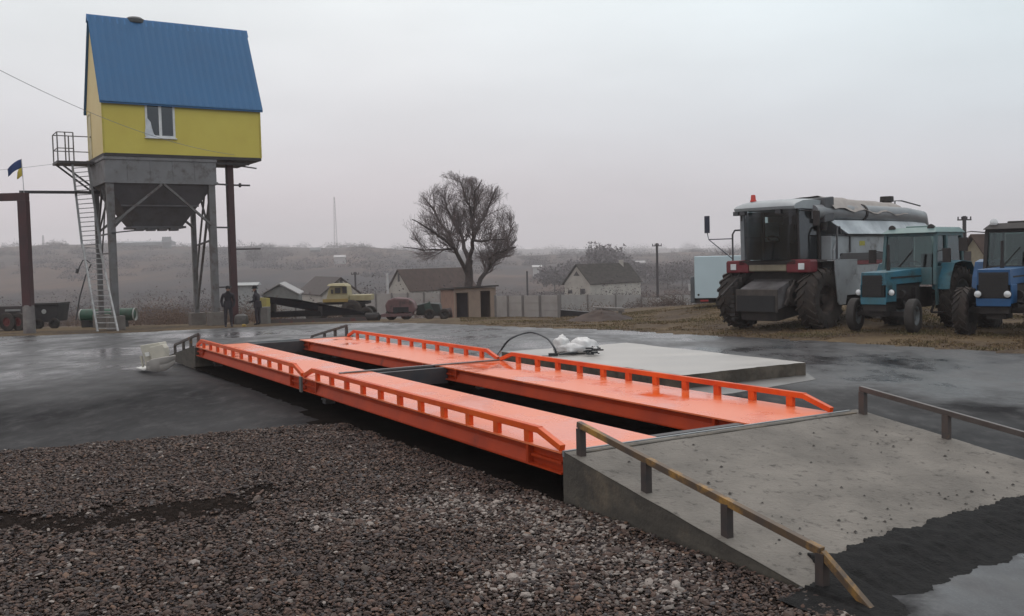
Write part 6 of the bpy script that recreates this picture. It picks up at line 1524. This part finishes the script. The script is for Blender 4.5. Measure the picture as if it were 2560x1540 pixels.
# long pale barn roof fragments in the village
def far_building(px0, px1, pt, pb, Y, label, c, nm='far_building'):
    a, b = at(px0, pt, Y), at(px1, pt, Y); zb = at(px0, pb, Y).z; gz = min(G(a.x, Y), zb-.5); o0 = Vector(((a.x+b.x)/2, Y, gz)); W_ = b.x-a.x
    t = thing(nm, label, 'building', o0); h = zb-gz; H = a.z-gz
    m = MB(); m.box(-W_/2, 0, 0, W_/2, W_*.4, h); m.build('wall', mat('far_wall_%d' % px0, tuple(x*.7 for x in c), .8), t)
    m = MB(); m.prism([(-W_/2-.3, -.4, h+.01), (-W_/2-.3, W_*.2, H), (-W_/2-.3, W_*.4+.4, h+.01)], (W_+.6, 0, 0)); m.build('roof', mat('far_roof_%d' % px0, c, .7), t)
far_building(588, 640, 707, 714, 120, 'long white roofed shed seen between the two people', (.42, .43, .43))
far_building(1332, 1353, 663, 668, 380, 'tiny white roof in the village right of the bare tree', (.60, .58, .58))
far_building(1590, 1612, 652, 657, 420, 'tiny pale roof left of the utility pole', (.45, .43, .43))
far_building(835, 862, 638, 643, 520, 'tiny pale building on the hillside below the mast', (.55, .53, .53))
far_building(280, 420, 604, 608, 700, 'long low pale building on the left hill crest', (.30, .31, .33))
far_building(405, 425, 592, 606, 690, 'blocky hazy tower building on the left hill crest', (.16, .17, .18))
far_building(522, 536, 600, 613, 690, 'small hazy tower left of the red column on the crest', (.12, .12, .13))
far_building(775, 800, 619, 626, 660, 'hazy domed roof on the crest left of the mast', (.2, .2, .21))
def pole(px, Y, ytop, label, r=.12, arms=True):
    b = gnd(px, Y); top = at(px, ytop, Y).z; t = thing('utility_pole', label, 'pole', b)
    m = MB(); m.tube([(0, 0, -.3), (0, 0, top-b.z)], [r*1.2, r], 8); m.build('post', mat('pole_dark', (.045, .040, .045), .85), t)
    if arms:
        h = top-b.z; m = MB(); m.box(-.55, -.05, h-.35, .55, .05, h-.25)
        for x in (-.5, -.2, .2, .5): m.cyl((x, 0, h-.25), (x, 0, h-.05), .05, 6)
        m.build('cross_arm', mat('pole_dark', (.045, .040, .045), .85), t)
pole(1643, 112, 608, 'dark utility pole left of the white box truck', .13)
pole(2411, 78, 540, 'utility pole rising behind the teal tractor cab', .15)
pole(887, 135, 680, 'thin dark pole behind the yellow truck', .12)
pole(1317, 140, 678, 'short dark pole right of the bare tree', .12, False)
b = gnd(967, 126); m = MB(b); m.tube([b, Vector((b.x, b.y, at(966, 683, 126).z))], .16, 8); tag(m.build('white_post', mat('post_white', (.50, .48, .48), .7)), 'thin white post left of the long roofed white house', 'post')
def mast(px, Y, ytop, label, w):
    b = gnd(px, Y); h = at(px, ytop, Y).z-b.z; t = thing('lattice_mast', label, 'mast', b)
    m = MB(); 
    for sx in (-1, 1):
        for sy in (-1, 1): m.beam((sx*w, sy*w, -2), (sx*w*.25, sy*w*.25, h), .14, .14)
    m.build('mast_legs', mat('mast_grey', (.24, .225, .235), .7), t)
    m = MB(); n = 14
    for k in range(n):
        z0, z1 = h*k/n, h*(k+1)/n; w0, w1 = w*(1-.75*k/n), w*(1-.75*(k+1)/n)
        for s in (-1, 1): m.beam((-s*w0, -w0, z0), (s*w1, -w1, z1), .10, .10)
    m.build('bracing', mat('mast_grey', (.24, .225, .235), .7), t)
mast(841, 745, 492, 'tall faint lattice mast on the horizon left of the bare tree', 1.2)
mast(111, 740, 588, 'small faint lattice mast on the far left crest', .9)

# ================================================================== HAZE
def haze():
    m = bpy.data.materials.new('haze'); m.use_nodes = True; t = m.node_tree; t.nodes.clear()
    o = t.nodes.new('ShaderNodeOutputMaterial'); v = t.nodes.new('ShaderNodeVolumePrincipled'); v.inputs['Color'].default_value = (1, .965, .985, 1); v.inputs['Density'].default_value = HAZE_D; v.inputs['Anisotropy'].default_value = 0
    t.links.new(v.outputs[0], o.inputs['Volume'])
    q = MB(); q.box(-2250, -2250, -60, 2250, 2250, 78); tag(q.build('haze', m), 'thin grey mist in the air of the valley', 'haze', kind='stuff')
HAZE_D = .00062
haze()

def dry_grass():
    rng = np.random.default_rng(77); n = 150000
    px = rng.uniform(1150, 2750, n); y = 21+36*rng.random(n)**1.2; x = (px-1280)/F_PX*y
    yf = np.interp(x, [p[0] for p in YF], [p[1] for p in YF])
    k = np.array([mnoise.noise(Vector((a*.5, b*.5, 3)))+.5*mnoise.noise(Vector((a*1.7, b*1.7, 5))) for a, b in zip(x, y)])
    ok = (y > yf-.15+.3*k) & (k > -.15+.0*k) & ((y > yf+.8) | (rng.random(n) < .5)); x, y, k = x[ok], y[ok], k[ok]; n = len(x)
    z = np.array([G(a, b) for a, b in zip(x, y)])+.01
    h = (.018+.040*rng.random(n))*(1+.8*np.clip(k, 0, 1)); w = .012+.015*rng.random(n); a = rng.uniform(0, 6.28, n); ln = rng.normal(0, .5, (n, 2))*h[:, None]
    p0 = np.stack([x-w*np.cos(a), y-w*np.sin(a), z], 1); p1 = np.stack([x+w*np.cos(a), y+w*np.sin(a), z], 1); p2 = np.stack([x+ln[:, 0], y+ln[:, 1], z+h], 1)
    t = rng.uniform(.5, 1.4, (n, 1))*np.array([[1, 1, 1]])+np.clip(k, -.3, .5)[:, None]*np.array([[-.2, .1, -.1]])
    o = npmesh('dry_grass', np.stack([p0, p1, p2], 1).reshape(-1, 3), np.arange(n*3).reshape(-1, 3), toned('dry_grass_tone', (.15, .108, .062)), colors=np.concatenate([np.repeat(np.clip(t, .1, 2), 3, 0), np.ones((n*3, 1))], 1))
    tag(o, 'short dry yellow brown grass under the parked machines', 'grass', kind='stuff')
dry_grass()
